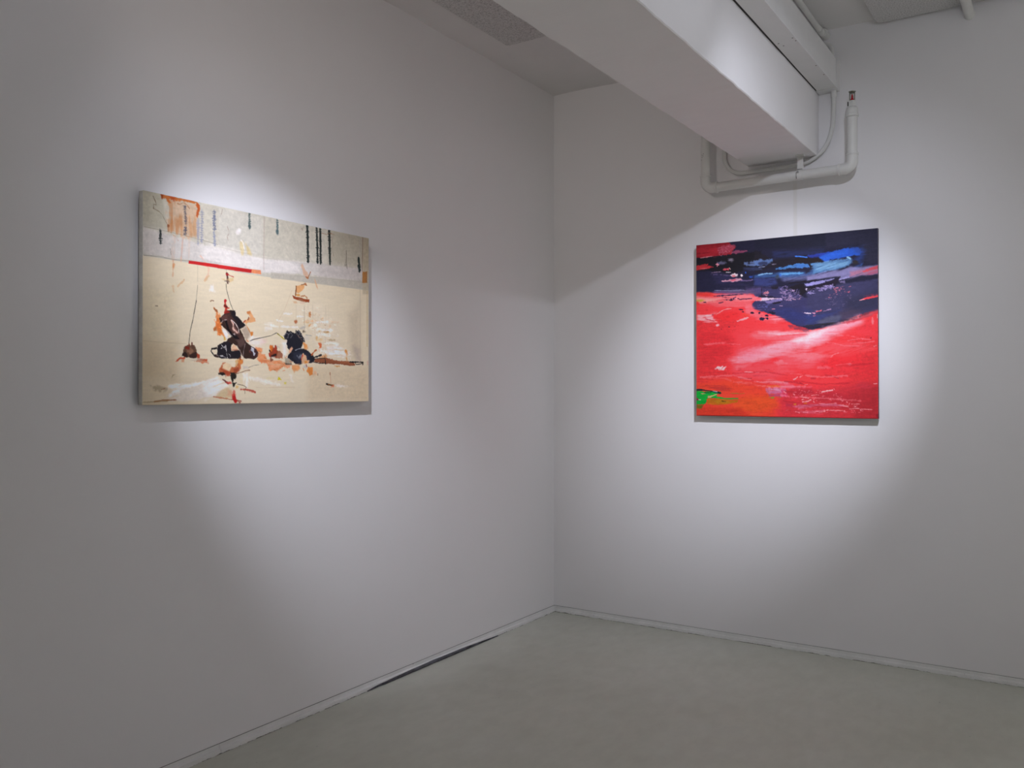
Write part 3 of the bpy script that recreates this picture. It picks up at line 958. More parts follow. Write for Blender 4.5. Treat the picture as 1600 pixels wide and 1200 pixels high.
S 34,42,41 0.8 4.4 1.6 0 0 878,135,884,139
S 34,42,41 0.7 3.74 1.6 0 0 875,146,883,146,887,145
S 34,42,41 0.8 4.4 1.6 0 0 884,143,885,148
S 34,42,41 0.77 3.74 1.6 0 0 874,155,882,155,889,154
S 34,42,41 0.8 4.4 1.6 0 0 880,152,880,157
S 31,40,38 0.45 9.9 4 0.45 90 934,1,940,155
S 31,40,38 0.87 3.74 1.6 0 0 928,7,935,4,940,4
S 31,40,38 0.8 4.4 1.6 0 0 931,4,932,9
S 31,40,38 0.65 3.74 1.6 0 0 926,15,933,13,943,13
S 31,40,38 0.8 4.4 1.6 0 0 937,12,935,17
S 31,40,38 0.71 3.74 1.6 0 0 930,22,936,24,939,23
S 31,40,38 0.8 4.4 1.6 0 0 937,20,937,25
S 31,40,38 0.92 3.74 1.6 0 0 925,32,936,31,944,31
S 31,40,38 0.8 4.4 1.6 0 0 935,29,934,34
S 31,40,38 0.77 3.74 1.6 0 0 929,40,934,41,941,40
S 31,40,38 0.8 4.4 1.6 0 0 939,37,937,42
S 31,40,38 0.9 3.74 1.6 0 0 928,48,936,48,943,46
S 31,40,38 0.8 4.4 1.6 0 0 933,46,936,51
S 31,40,38 0.78 3.74 1.6 0 0 930,58,936,56,941,56
S 31,40,38 0.8 4.4 1.6 0 0 934,55,934,60
S 31,40,38 0.75 3.74 1.6 0 0 931,65,937,67,941,64
S 31,40,38 0.8 4.4 1.6 0 0 938,63,940,68
S 31,40,38 0.66 3.74 1.6 0 0 932,75,938,74,941,72
S 31,40,38 0.8 4.4 1.6 0 0 936,72,940,76
S 31,40,38 0.92 3.74 1.6 0 0 928,83,938,82,946,82
S 31,40,38 0.8 4.4 1.6 0 0 934,81,941,85
S 31,40,38 0.89 3.74 1.6 0 0 930,91,938,91,945,90
S 31,40,38 0.8 4.4 1.6 0 0 936,89,939,94
S 31,40,38 0.72 3.74 1.6 0 0 931,99,938,98,944,98
S 31,40,38 0.8 4.4 1.6 0 0 934,98,939,102
S 31,40,38 0.82 3.74 1.6 0 0 931,108,938,108,945,106
S 31,40,38 0.8 4.4 1.6 0 0 934,107,942,111
S 31,40,38 0.72 3.74 1.6 0 0 933,117,938,115,943,116
S 31,40,38 0.8 4.4 1.6 0 0 937,115,941,119
S 31,40,38 0.73 3.74 1.6 0 0 934,126,940,125,943,125
S 31,40,38 0.8 4.4 1.6 0 0 940,123,937,128
S 31,40,38 0.8 3.74 1.6 0 0 934,136,939,133,943,134
S 31,40,38 0.8 4.4 1.6 0 0 942,131,937,137
S 31,40,38 0.74 3.74 1.6 0 0 932,143,938,141,947,141
S 31,40,38 0.8 4.4 1.6 0 0 935,141,938,145
S 31,40,38 0.9 3.74 1.6 0 0 935,152,938,152,944,149
S 31,40,38 0.8 4.4 1.6 0 0 939,149,940,154
S 32,49,47 0.45 9.9 4 0.45 90 1126,103,1133,166
S 32,49,47 0.88 3.74 1.6 0 0 1121,108,1128,106,1132,105
S 32,49,47 0.8 4.4 1.6 0 0 1129,104,1128,109
S 32,49,47 0.87 3.74 1.6 0 0 1120,114,1128,112,1134,112
S 32,49,47 0.8 4.4 1.6 0 0 1131,111,1126,117
S 32,49,47 0.92 3.74 1.6 0 0 1121,122,1127,121,1134,120
S 32,49,47 0.8 4.4 1.6 0 0 1125,119,1129,123
S 32,49,47 0.73 3.74 1.6 0 0 1123,127,1128,129,1134,127
S 32,49,47 0.8 4.4 1.6 0 0 1133,125,1128,131
S 32,49,47 0.95 3.74 1.6 0 0 1121,136,1128,135,1138,134
S 32,49,47 0.8 4.4 1.6 0 0 1126,133,1125,138
S 32,49,47 0.81 3.74 1.6 0 0 1120,142,1130,141,1141,141
S 32,49,47 0.8 4.4 1.6 0 0 1130,139,1126,145
S 32,49,47 0.64 3.74 1.6 0 0 1121,149,1129,150,1141,146
S 32,49,47 0.8 4.4 1.6 0 0 1131,146,1127,152
S 32,49,47 0.87 3.74 1.6 0 0 1124,157,1131,156,1140,154
S 32,49,47 0.8 4.4 1.6 0 0 1132,153,1128,159
S 32,49,47 0.69 3.74 1.6 0 0 1124,165,1134,161,1140,160
S 32,49,47 0.8 4.4 1.6 0 0 1134,160,1133,165
S 29,38,38 0.8 11.4 2.5 0.12 90 800,2,804,80,805,159
S 29,38,38 0.8 9.5 2.5 0.12 90 857,2,861,79,863,156
S 29,38,38 0.8 10.45 2.5 0.12 90 878,3,881,80,881,159
S 29,38,38 0.8 11.4 2.5 0.12 90 934,1,937,78,939,155
S 29,38,38 0.8 11.4 2.5 0.12 90 1126,103,1130,135,1132,166
S 77,71,66 0.75 3.5 1.5 0 0 1044,78,1044,134,1049,162
S 93,88,80 0.6 7 3 0.3 0 1036,124,1037,149
S 123,108,98 0.45 3 3 0.3 0 952,29,955,58,955,87,962,115
S 138,116,100 0.6 3 3 0 0 764,23,781,9,771,28
S 150,117,95 0.6 3 3 0.2 0 886,21,920,23,930,14,965,17
S 151,138,124 0.4 3 3 0.3 0 1008,101,1021,82,1039,68
P 230,227,231 0.8 6 3 0 0 439,88,434,93,428,96,422,97,417,95,414,92,413,86,415,80,420,76,426,72,432,71,438,73,441,77,441,82
P 211,190,132 0.6 5 4 0.2 90 433,124,451,118,455,133,455,177,443,180,435,152
P 208,184,120 0.6 5 4 0.2 90 463,129,475,137,494,164,491,173,471,170
S 232,227,228 0.8 5 2 0 0 439,116,451,128,457,153
S 143,127,116 0.5 2.5 3 0 0 338,39,345,25,349,9
S 143,114,102 0.5 2.5 3 0.2 0 372,72,382,96,372,113,376,128
P 192,42,44 1 1 0.6 0 0 194,230,329,229,331,243,193,242
P 192,42,44 1 1 0.6 0 0 327,230,495,229,493,244,327,244
P 168,36,40 0.6 4 2 0 0 407,233,495,233,493,244,407,245
P 221,138,99 1 1 1 0 0 495,229,542,227,544,244,493,244
P 203,192,164 0.5 40 10 0 0 1,347,133,334,141,527,0,542
P 185,165,132 0.35 30 10 0 0 2,546,146,548,150,696,4,673
S 167,154,126 0.4 2 1 0.2 0 5,544,84,547,181,547
S 157,143,123 0.4 3 1 0.1 0 1136,251,1137,450,1137,589
P 168,154,136 0.35 34 8 0 0 1055,375,1138,308,1137,589,1082,576
P 148,134,138 0.35 18 5 0 0 1089,519,1137,527,1137,589,1109,580
S 168,144,95 0.4 6 1.5 0.3 90 1185,256,1185,515
P 201,183,156 0.5 30 8 0 0 803,620,1192,616,1192,773,803,772
P 220,209,191 0.5 26 16 0 0 727,357,857,338,1000,414,994,576,857,576,822,451
S 233,229,231 0.75 9 5 0.25 0 668,398,711,395
S 233,229,231 0.75 9 5 0.25 0 744,403,783,403
S 233,229,231 0.75 9 5 0.25 0 631,429,657,430
S 233,229,231 0.75 9 5 0.25 0 652,453,744,451
S 233,229,231 0.75 9 5 0.25 0 857,423,927,416
S 233,229,231 0.75 9 5 0.25 0 892,455,951,452
P 231,227,228 0.6 8 8 0.3 0 563,450,599,444,604,472,563,478
P 232,227,229 0.75 6 8 0.3 0 920,531,1009,527,1055,544,1082,562,1068,574,1003,569,919,558
P 232,227,230 0.55 8 8 0.35 0 915,531,994,519,1000,572,927,566
P 233,226,227 0.7 14 10 0.2 0 483,507,553,509,560,527,506,548,486,533
P 232,229,232 0.8 8 6 0 0 486,512,499,504,499,517,486,526
P 218,184,180 0.5 12 8 0 0 539,512,573,511,566,532,539,534
P 235,231,233 0.8 10 8 0 0 657,518,684,508,683,574,662,583
P 232,228,232 0.7 6 6 0 0 289,310,305,313,310,343,291,336
P 216,210,204 0.75 8 10 0.22 -15 101,751,106,734,145,726,190,709,230,696,324,673,329,739,261,761,190,767,121,762
P 234,230,230 0.8 5 6 0.15 -15 107,705,140,701,190,702,261,687,266,693,180,717,111,747,102,743,131,722,106,718
P 217,210,204 0.7 8 8 0.25 -15 235,730,282,695,330,682,329,735,240,756
P 231,227,226 0.8 9 8 0.15 -20 267,690,324,672,370,697,377,712,327,743,267,758
P 200,176,137 0.7 6 6 0 0 333,730,373,712,395,725,395,759,321,748
P 233,229,229 0.75 6 6 0.2 90 453,657,479,652,476,715,459,712,450,678
P 232,228,227 0.7 6 5 0.2 15 482,667,529,669,656,700,649,708,552,696,486,678
P 233,229,229 0.6 6 5 0.2 90 696,653,714,658,721,692,707,686
P 232,227,228 0.7 4 4 0.2 0 967,695,1009,699,1088,707,1009,711,970,704
S 200,179,152 0.6 3 1 0.3 0 519,712,728,711
P 124,106,76 0.42 7 8 0 0 31,706,73,707,102,718,73,730,50,722
S 123,67,38 0.6 4 2 0 0 78,720,90,718
S 138,83,48 0.7 5 2 0.15 0 49,765,82,760,140,760
S 150,128,92 0.5 4 2 0.3 0 3,767,101,764
S 141,122,91 0.5 3 3 0 0 119,680,126,667,136,665
S 107,90,74 0.6 4 1.5 0 0 52,414,60,414
S 176,106,76 0.75 5 2 0.1 0 309,749,342,753,395,761
S 134,56,42 0.7 4 2 0.1 0 395,761,443,768
S 163,150,132 0.5 1.8 0.6 0 0 234,241,234,275,234,305
S 122,111,96 0.75 2.2 0.6 0 0 234,320,227,385,216,433
S 51,48,44 0.95 2.6 0.6 0 0 228,380,214,450,201,498,195,550
S 140,128,112 0.5 1.8 0.5 0 0 368,244,369,260
S 70,64,57 0.9 2.4 0.6 0 0 367,301,369,323,379,354,390,382,402,404
S 52,48,46 0.9 2.6 0.7 0 0 486,523,506,515,553,505,597,495,622,484
S 179,163,42 0.9 5 1.5 0 0 632,485,653,497,669,507
S 66,64,60 0.8 2.6 0.7 0 0 620,484,628,482,644,492
S 183,166,140 0.5 1.8 0.5 0 0 736,356,735,464
S 183,166,140 0.5 1.8 0.5 0 0 783,352,783,461
S 183,166,140 0.5 1.8 0.5 0 0 805,350,805,460
S 183,166,140 0.5 1.8 0.5 0 0 834,348,834,458
S 183,166,140 0.5 1.8 0.5 0 0 913,342,912,566
S 199,171,141 0.45 2 0.8 0 0 711,296,673,377,631,438
S 141,125,102 0.55 2 0.6 0 0 783,361,784,461
P 94,68,54 1 2.5 4 0 0 173,560,191,552,221,553,230,570,233,592,226,601,195,599,163,595,167,581
P 43,31,30 0.95 2 4 0 0 163,595,167,582,180,576,190,587,190,600
P 51,34,31 0.9 2 4 0 0 195,593,233,574,233,594,226,601,200,601
P 143,106,85 0.8 3 5 0.25 0 181,566,206,560,216,575,200,584,185,580
P 122,35,24 0.85 2 4 0 0 178,556,196,559,200,569,181,568
P 163,58,34 0.9 2 3 0 0 231,579,244,587,245,601,233,600
P 181,63,37 0.9 2 3 0 0 136,616,153,601,180,597,178,603,158,606,141,618
P 201,130,92 0.7 3 3 0 0 163,609,173,607,175,617,164,617
P 189,106,74 0.8 3 5 0.15 0 218,614,241,604,277,604,283,619,251,617
S 168,57,31 0.9 3.5 1.5 0 0 246,606,277,606
S 110,42,29 0.9 4 1 0 0 195,554,196,548
S 85,35,27 0.9 5 1 0 0 209,552,209,542
P 167,156,142 0.5 4 3 0 0 231,603,262,602,251,611,200,610
S 75,43,43 0.95 8 2.5 0 0 371,259,374,275,374,297
P 150,34,38 0.95 2 3 0 0 381,264,379,267,376,268,373,269,369,268,367,267,366,264,366,262,368,259,371,258,374,257,377,258,380,259,381,262
S 178,58,52 0.9 4 1.5 0 0 377,264,391,268,403,270
P 203,176,126 0.7 4 4 0.2 0 344,283,367,285,403,272,405,288,375,291
P 109,92,88 0.8 3 3 0 0 381,291,380,293,376,294,372,295,367,294,363,293,360,292,360,290,361,289,364,287,369,287,374,287,378,288,380,289
P 208,122,66 0.85 3 5 0 0 308,400,325,409,330,425,344,430,338,446,340,465,345,478,351,493,366,515,359,528,347,506,328,504,324,479,309,492,307,480,321,473,317,451,319,429,321,416
P 200,105,47 0.8 3 5 0.15 0 319,438,336,443,343,471,349,500,334,504,324,479
P 125,68,38 0.85 2 3 0 0 309,401,325,409,325,417,315,415
P 207,163,47 0.8 3 3 0 0 349,506,361,512,368,522,359,528
P 143,82,39 0.7 3 3 0 0 307,483,321,476,320,489,311,492
P 230,227,232 0.85 3 4 0 0 347,474,363,483,378,504,378,520,365,515,353,493
P 54,38,34 1 1.5 2.5 0 0 336,440,359,420,373,406,390,403,412,404,414,425,434,437,462,459,454,469,436,477,450,497,462,520,470,529,494,543,519,556,530,573,527,586,511,596,461,596,449,587,437,569,421,547,402,537,394,545,390,555,394,568,437,561,439,597,390,598,335,597,311,590,311,583,324,583,328,548,343,538,370,527,378,517,394,510,374,492,355,477,340,462
P 31,28,34 0.95 2 3 0 0 394,407,412,405,414,425,434,437,462,459,436,477,422,457,406,435,394,423
P 32,29,37 0.95 2 3 0 0 328,548,343,538,372,529,394,536,390,561,394,568,439,561,439,597,390,598,335,597,324,580
P 75,51,48 0.9 5 6 0 0 340,437,375,418,390,427,422,467,434,492,450,507,462,533,437,543,421,518,394,494,367,464
P 89,60,56 0.7 4 5 0 0 344,433,371,425,378,444,355,448
P 141,106,99 0.8 3 4 0 0 390,446,400,455,410,474,430,489,430,495,402,490,396,468
S 216,181,168 0.95 6 2.5 0 0 392,444,402,458,402,477,422,492
S 230,224,226 0.85 3 1 0 0 394,443,414,457,430,479,430,490
S 201,192,196 0.8 4 2 0 0 367,483,390,504,402,508
S 212,204,208 0.85 4 2.5 0 0 394,500,408,498,410,504
S 185,174,178 0.8 3.5 2.5 0 0 342,459,355,447,369,443
S 15,14,18 0.95 9 3 0 0 367,451,378,482,406,509,429,515
P 23,21,26 0.85 3 4 0 0 408,503,430,505,421,518,406,513
P 90,71,68 0.7 5 6 0 0 414,522,450,514,462,539,441,553
P 58,35,41 0.9 4 5 0 0 486,548,519,556,530,573,525,589,502,590,486,574
P 185,191,210 0.9 3 3 0 0 486,561,498,547,507,554,507,567,515,573,509,583,503,570,494,564
S 199,203,216 0.95 5 2 0 0 494,549,503,557,507,580
P 168,85,74 0.7 3 3 0 0 480,569,490,559,492,571
S 192,169,162 0.75 2.5 1 0 0 421,544,437,566,449,585,453,595
S 185,174,178 0.7 2.2 1 0 0 462,536,453,569,453,588
S 225,223,226 0.85 3.2 2 0 0 345,544,357,556,360,550,366,562
S 225,223,226 0.85 3.2 2 0 0 366,546,370,572,374,594
S 225,223,226 0.85 3.2 2 0 0 331,589,351,588
S 225,223,226 0.85 3.2 2 0 0 378,578,390,586,388,590
S 225,223,226 0.85 3.2 2 0 0 349,555,343,560
S 225,223,226 0.85 3.2 2 0 0 362,559,370,564
S 169,167,173 0.7 2.5 1.5 0 0 324,586,355,590,366,594
P 216,178,147 1 2 2.5 0 0 402,540,415,544,427,562,394,566,394,553
S 138,74,60 0.7 4 2 0 0 398,564,425,561
S 31,29,32 0.95 4 1.5 0 0 320,559,301,563,296,571,305,581,312,590
S 31,29,32 0.95 7 2.5 0 0 301,562,320,559
S 181,57,44 0.9 7 3 0 0 361,367,363,381,365,390,369,406
S 181,57,44 0.9 7 3 0 0 359,391,367,397,382,397
S 181,57,44 0.9 7 3 0 0 365,400,361,416
P 176,36,42 0.95 2 3 0 0 368,371,367,374,365,377,363,378,360,378,359,376,358,374,358,371,359,368,361,365,363,364,366,364,368,366,369,368
S 91,35,32 0.9 7 3 0 0 361,388,371,393
P 147,38,31 0.8 3 4 0 0 363,410,375,406,382,411,369,419,359,420
S 127,90,66 0.8 5 1.5 0 0 293,377,300,373,308,374
P 215,155,106 0.9 2 3 0 0 470,405,487,399,493,410,503,424,515,428,516,441,486,448,464,453,458,446,466,438,482,429,487,423,476,414
P 178,98,47 0.6 3 3 0 0 470,405,487,400,487,410,474,414
S 140,74,42 0.9 7 2 0 0 480,427,476,437
S 160,64,48 0.9 5 2 0 0 462,441,454,448
P 205,122,53 0.95 2 3 0 0 466,457,478,470,488,484,503,485,505,498,492,502,486,489,474,473
P 167,149,136 0.85 6 4 0 0 442,478,466,464,486,486,486,505,466,523,454,500
P 200,105,58 0.8 3 3 0 0 468,516,480,524,482,527,470,527
P 217,138,92 0.85 4 7 0.08 0 516,548,536,543,549,549,546,571,559,578,576,591,590,599,621,595,667,602,703,620,707,627,685,627,656,629,628,643,600,641,583,634,573,615,553,608,529,600,519,593,529,579,533,566
P 224,165,131 0.7 8 8 0.2 0 573,607,621,600,649,621,607,633
P 196,106,58 0.5 5 5 0.2 0 600,639,628,643,667,624,671,607,642,632
P 201,103,60 0.5 5 5 0.25 0 529,600,573,596,576,610,546,608
P 139,58,34 0.95 3 5 0 0 590,539,604,536,615,544,622,538,629,551,650,559,660,572,657,586,628,589,601,587,587,583,587,561,594,553
P 211,114,47 0.95 3 4 0 0 590,538,604,535,611,547,597,561,589,558
P 154,106,85 0.9 4 5 0 0 632,559,650,559,660,572,653,586,628,587
P 36,27,30 0.95 3 4 0 0 595,577,611,571,628,569,625,580,608,582,601,586
S 173,47,36 0.95 8 3 0 0 587,572,589,582
S 163,58,42 0.9 7 3 0 0 620,536,622,552,616,565
P 127,74,56 0.9 2 3 0 0 592,590,607,590,614,596,594,605
S 189,180,180 0.8 4 2 0 0 601,585,618,586
S 30,26,28 0.9 7 2 0 0 589,556,590,560
P 142,134,135 0.6 5 5 0 0 632,538,646,537,646,551
P 32,34,44 1 2 4 0 0 668,492,684,473,705,470,727,475,749,465,771,479,774,495,780,508,771,529,766,542,788,545,816,557,839,573,848,585,839,598,811,605,788,602,760,613,727,608,705,594,686,582,694,569,705,557,692,547,683,529,684,512,670,507
P 42,47,63 0.8 8 6 0 0 716,564,754,551,805,561,822,590,754,609,721,593
S 179,177,182 0.6 2.2 1 0 0 670,492,678,480,694,483,689,500,676,502
S 179,177,182 0.6 2.2 1 0 0 692,487,705,476,716,486,705,499
S 179,177,182 0.6 2.2 1 0 0 738,472,749,467,760,475,752,484
S 179,177,182 0.6 2.2 1 0 0 760,483,772,483,771,495,763,494
S 179,177,182 0.6 2.2 1 0 0 727,473,744,480,755,496
S 28,29,36 0.95 4 1.5 0 0 681,475,686,469,694,475
S 28,29,36 0.95 4 1.5 0 0 733,472,735,466,744,470
S 28,29,36 0.95 4 1.5 0 0 769,487,782,499,785,512
S 156,163,178 0.8 4 2 0 0 732,551,749,545,771,541
S 143,106,85 0.7 2.5 1 0 0 738,481,760,496,774,512
P 219,169,138 0.95 3 4 0 0 691,561,711,536,716,544,705,561,697,569
P 219,176,140 0.95 3 4 0 0 777,558,794,574,799,591,813,595,811,605,788,610,768,607,766,584
P 213,139,62 0.9 3 4 0 0 782,596,799,595,805,606,785,608
S 184,64,47 0.9 5 2.5 0 0 774,571,766,592
P 215,138,69 0.85 3 4 0 0 774,516,791,520,799,534,785,541
P 216,151,92 0.7 4 5 0 0 788,524,805,536,811,546,788,543
P 142,133,119 0.7 5 6 0 0 670,583,705,594,710,610,675,613
P 42,39,37 0.85 3 4 0 0 673,609,710,610,716,614,678,616
P 159,163,173 0.7 5 5 0 0 743,576,766,567,766,584,749,584
P 185,182,186 0.7 4 4 0 0 782,615,799,612,796,627,777,625
S 124,37,48 0.8 6 2 0 0 796,612,799,621
P 216,147,92 0.9 4 5 0.1 0 710,614,754,613,760,630,727,647,710,631
P 208,122,53 0.9 3 5 0 0 805,620,833,628,836,654,816,660,802,642
P 217,160,122 0.6 5 5 0.2 0 839,641,856,636,856,653,833,664
P 224,164,134 0.7 4 4 0 0 678,615,705,614,702,631
S 138,106,82 0.6 4 2 0 0 865,651,865,657
S 211,138,82 0.7 6 2 0 0 777,629,782,638
P 138,82,58 1 2 3 0 0 848,585,880,580,915,577,951,584,1000,589,1000,605,951,605,891,601,845,598
P 138,82,57 1 2 3 0 0 851,588,894,580,926,579,964,589,1022,590,1075,593,1102,602,1102,610,1042,609,964,604,913,600,857,601
P 168,105,74 0.6 5 5 0.2 0 926,583,964,591,1055,595,1082,600,990,598
P 106,60,43 0.7 4 3 0 0 864,599,926,601,1042,608,990,604,913,600
P 201,140,88 0.7 4 4 0 0 870,578,913,561,926,572,901,582
S 29,28,32 1 6 2 0 0 1068,593,1109,592,1157,593,1155,603
S 35,33,31 0.95 4 1.5 0 0 1105,594,1109,604,1136,601,1157,595
S 207,195,184 0.8 3 1 0 0 1116,597,1143,596
S 36,38,44 0.95 8 3 0 0 839,581,862,574,886,567
S 42,38,37 0.9 3.5 1.5 0 0 845,585,874,582,909,581,912,605
S 44,38,36 0.9 3 1.2 0 0 907,572,913,595,914,606
S 58,42,36 0.85 4 2 0 0 839,599,876,604,913,602
P 192,123,50 0.75 3 3 0 0 967,612,1003,610,1003,616,983,619
P 201,134,63 0.7 3 5 0.3 0 1039,540,1052,542,1055,554,1048,587,1041,577
P 196,130,63 0.7 3 3 0 0 1051,544,1050,548,1048,550,1044,552,1040,552,1036,551,1034,548,1033,545,1034,542,1036,539,1040,537,1044,537,1048,539,1050,541
S 177,89,47 0.9 9 4 0 0 830,566,845,552,854,547
P 210,105,63 0.9 2 4 0 0 869,514,888,513,891,534,876,537
S 216,143,102 0.7 8 3 0 0 876,537,877,549
P 160,74,34 0.75 4 5 0 0 745,429,744,432,742,435,738,436,733,437,729,436,726,433,726,431,726,428,729,425,733,424,738,423,742,424,744,427
P 176,100,46 0.75 4 5 0 0 822,391,822,396,820,400,818,402,815,403,813,401,811,397,811,392,811,387,813,383,815,381,818,381,820,383,822,387
P 207,147,82 0.75 4 5 0 0 837,437,836,440,831,443,826,444,819,445,813,444,809,442,807,439,809,436,813,433,819,431,826,431,832,432,836,434
P 216,178,124 0.75 4 5 0 0 817,426,815,428,812,430,808,432,803,432,798,431,795,430,794,427,795,424,798,422,803,421,808,420,812,421,815,423
P 168,122,60 0.75 4 5 0 0 931,461,929,463,925,465,919,466,912,467,906,466,901,465,900,463,901,461,906,459,912,458,919,458,925,458,929,460
P 87,73,60 0.75 4 5 0 0 788,467,787,470,785,472,781,473,778,474,775,473,773,471,772,468,773,466,775,463,778,462,781,462,785,463,787,465
P 211,179,122 0.75 4 5 0 0 882,460,881,463,879,465,876,466,872,466,869,465,867,463,866,461,867,458,869,456,872,455,876,454,879,455,882,457
P 207,166,108 0.75 4 5 0 0 864,491,863,495,861,499,858,501,855,501,852,499,850,496,850,492,850,487,852,483,855,481,858,481,861,483,863,486
P 176,154,120 0.75 4 5 0 0 975,496,973,499,966,501,957,502,946,503,936,502,930,501,927,498,930,496,936,494,946,492,957,492,966,492,973,494
P 217,191,146 0.75 4 5 0 0 894,498,893,502,889,505,883,507,877,507,871,506,867,503,866,499,867,495,871,492,877,490,883,490,889,491,893,494
P 167,165,166 0.6 5 5 0.2 0 757,454,788,440,788,448,766,462
S 142,143,147 0.6 5 3 0 0 794,482,816,483,828,484
P 196,191,191 0.6 6 6 0.2 0 783,487,822,484,816,504,782,503
P 214,160,108 0.95 2 3 0 0 738,273,766,264,786,262,783,277,766,295,749,305,741,302,736,290
S 125,74,42 0.9 6 2 0 0 737,275,733,315
S 127,75,43 0.8 4 1.5 0 0 766,265,789,259,797,264
P 168,103,63 0.8 2 3 0 0 796,260,796,262,795,264,792,265,790,265,788,264,787,263,786,261,787,258,788,256,790,255,793,255,795,256,796,257
P 201,130,47 0.8 3 3 0 0 736,308,758,305,758,315,736,315
P 142,68,38 1 1.5 2 0 0 715,316,727,319,783,324,814,325,812,338,788,338,738,333,722,329
S 176,118,77 0.85 7 3 0 0 766,314,788,312,801,319
P 155,122,102 0.6 4 4 0 0 749,326,777,328,777,338,752,336
P 207,162,122 0.7 4 4 0 0 719,341,738,337,744,347,722,350
P 207,182,162 0.7 5 4 0 0 755,340,788,339,783,348,760,348
P 200,164,140 0.85 3 3 0 0 762,178,773,173,790,199,804,208,806,227,799,233,780,221
S 154,99,64 0.9 5 2 0 0 794,228,804,233,820,203
P 207,159,120 0.75 3 3 0 0 844,225,851,238,863,273,854,263,846,242
P 181,98,61 0.95 3 5 0 0 337,644,340,629,355,616,365,613,352,623,352,636,367,641,383,648,389,638,396,627,412,630,421,616,434,601,444,596,453,603,450,613,440,621,437,637,427,650,402,656,377,659,346,662,333,659
P 220,195,160 0.95 5 5 0 0 355,623,371,613,389,617,396,627,383,646,364,641,352,636
P 208,132,67 0.9 4 5 0 0 421,601,440,595,453,597,447,618,434,621,424,611
P 201,167,116 0.8 5 5 0 0 415,604,428,601,424,627,412,627
P 36,29,27 1 3 4 0 0 329,657,343,653,358,654,367,656,364,665,343,665,332,663
P 160,68,44 0.9 4 5 0 0 343,639,364,646,389,653,386,664,367,666,358,651
P 38,35,31 1 2 4 0 0 389,651,418,655,415,673,405,679,402,692,418,694,411,707,403,712,399,694,392,674
S 123,58,38 0.9 5 2 0 0 436,600,440,590
P 141,63,42 0.8 5 5 0 0 402,638,427,634,434,647,411,653
S 91,42,40 0.9 7 3 0 0 353,681,370,692,377,697
P 196,70,63 0.85 3 4 0 0 370,692,392,690,394,698,377,700
S 141,110,88 0.8 4 1.5 0 0 415,658,440,652,466,644,486,642
S 117,106,96 0.7 2 0.8 0 0 479,631,506,622,532,619
P 185,177,179 0.7 6 6 0.2 0 447,626,466,624,476,633,453,639
P 217,179,106 0.9 4 4 0 0 413,702,427,704,427,715,414,717
P 224,207,158 0.5 8 8 0 0 434,678,453,681,450,699,435,694
S 176,74,58 0.85 8 3 0 0 440,720,469,721,492,724,514,733
P 184,87,74 0.8 3 3 0 0 466,720,492,720,514,733,485,729
S 93,74,56 0.8 2.5 1 0 0 424,699,453,704,469,712,461,720,461,737
P 176,31,32 1 3 3 0 0 398,741,408,735,414,754,421,767,417,776,409,774,400,761
P 200,71,62 0.7 5 5 0 0 400,717,411,723,414,741,402,741
P 201,138,114 0.5 8 8 0 0 373,723,399,720,398,746,376,741
P 141,42,42 0.9 2 3 0 0 440,774,440,775,439,776,437,777,435,777,433,776,432,775,431,774,432,773,433,771,435,771,437,771,439,772,440,773
P 200,186,34 0.95 2 2.5 0 0 637,665,646,670,655,681,632,681
P 207,195,84 0.8 3 3 0 0 671,689,683,689,679,697,671,696
S 210,199,154 0.5 8 4 0.3 0 576,674,614,671
P 44,36,34 1 1.5 1.5 0 0 916,692,961,700,957,706,914,699
S 181,118,58 0.9 3 1 0 0 929,697,951,701
P 207,115,80 0.8 3 3 0 0 951,702,967,697,965,711,945,711
S 185,132,104 0.5 3 1.5 0.3 0 941,645,943,672,946,693
S 143,95,72 0.8 4 1 0 0 940,645,941,654
P 214,167,156 0.7 3 3 0 0 1185,587,1193,582,1193,607,1185,604
S 163,146,130 0.4 2 2 0.3 0 1102,760,1136,756,1185,761
F 235,230,229 0.6 60 4 1 0 727,365,857,346,994,432,988,572,857,568,777,462
F 199,156,106 0.5 40 4 2 0 777,386,904,386,939,504,857,517
F 217,138,85 0.7 16 5 3 0 309,404,355,420,355,496,313,505
F 201,112,60 0.6 40 4 4 0 513,545,707,592,703,642,580,644
S 242,238,239 0.6 12 7 0.2 0 857,478,903,472,939,478
S 242,238,239 0.6 12 7 0.2 0 822,442,857,436
S 242,238,239 0.6 12 7 0.2 0 903,515,951,508,994,515
S 242,238,239 0.6 12 7 0.2 0 857,457,880,452
S 242,238,239 0.6 12 7 0.2 0 599,456,631,454
S 242,238,239 0.6 12 7 0.2 0 880,546,927,553,988,555
P 241,237,237 0.55 10 8 0.2 0 913,549,990,542,1068,565,990,567,919,563
P 242,239,239 0.6 16 8 0.2 -20 273,700,327,685,364,700,327,725,279,745
P 242,239,240 0.6 8 6 0.2 -15 111,707,145,703,220,698,261,691,170,722,116,745
S 217,168,119 0.35 10 6 0.3 0 939,435,957,416,994,414
S 217,168,119 0.35 10 6 0.3 0 783,428,805,418,834,420
S 200,154,124 0.2 14 6 0.35 90 134,136,126,185,124,236
S 201,163,136 0.18 12 6 0.35 90 197,138,193,175,191,218
"""
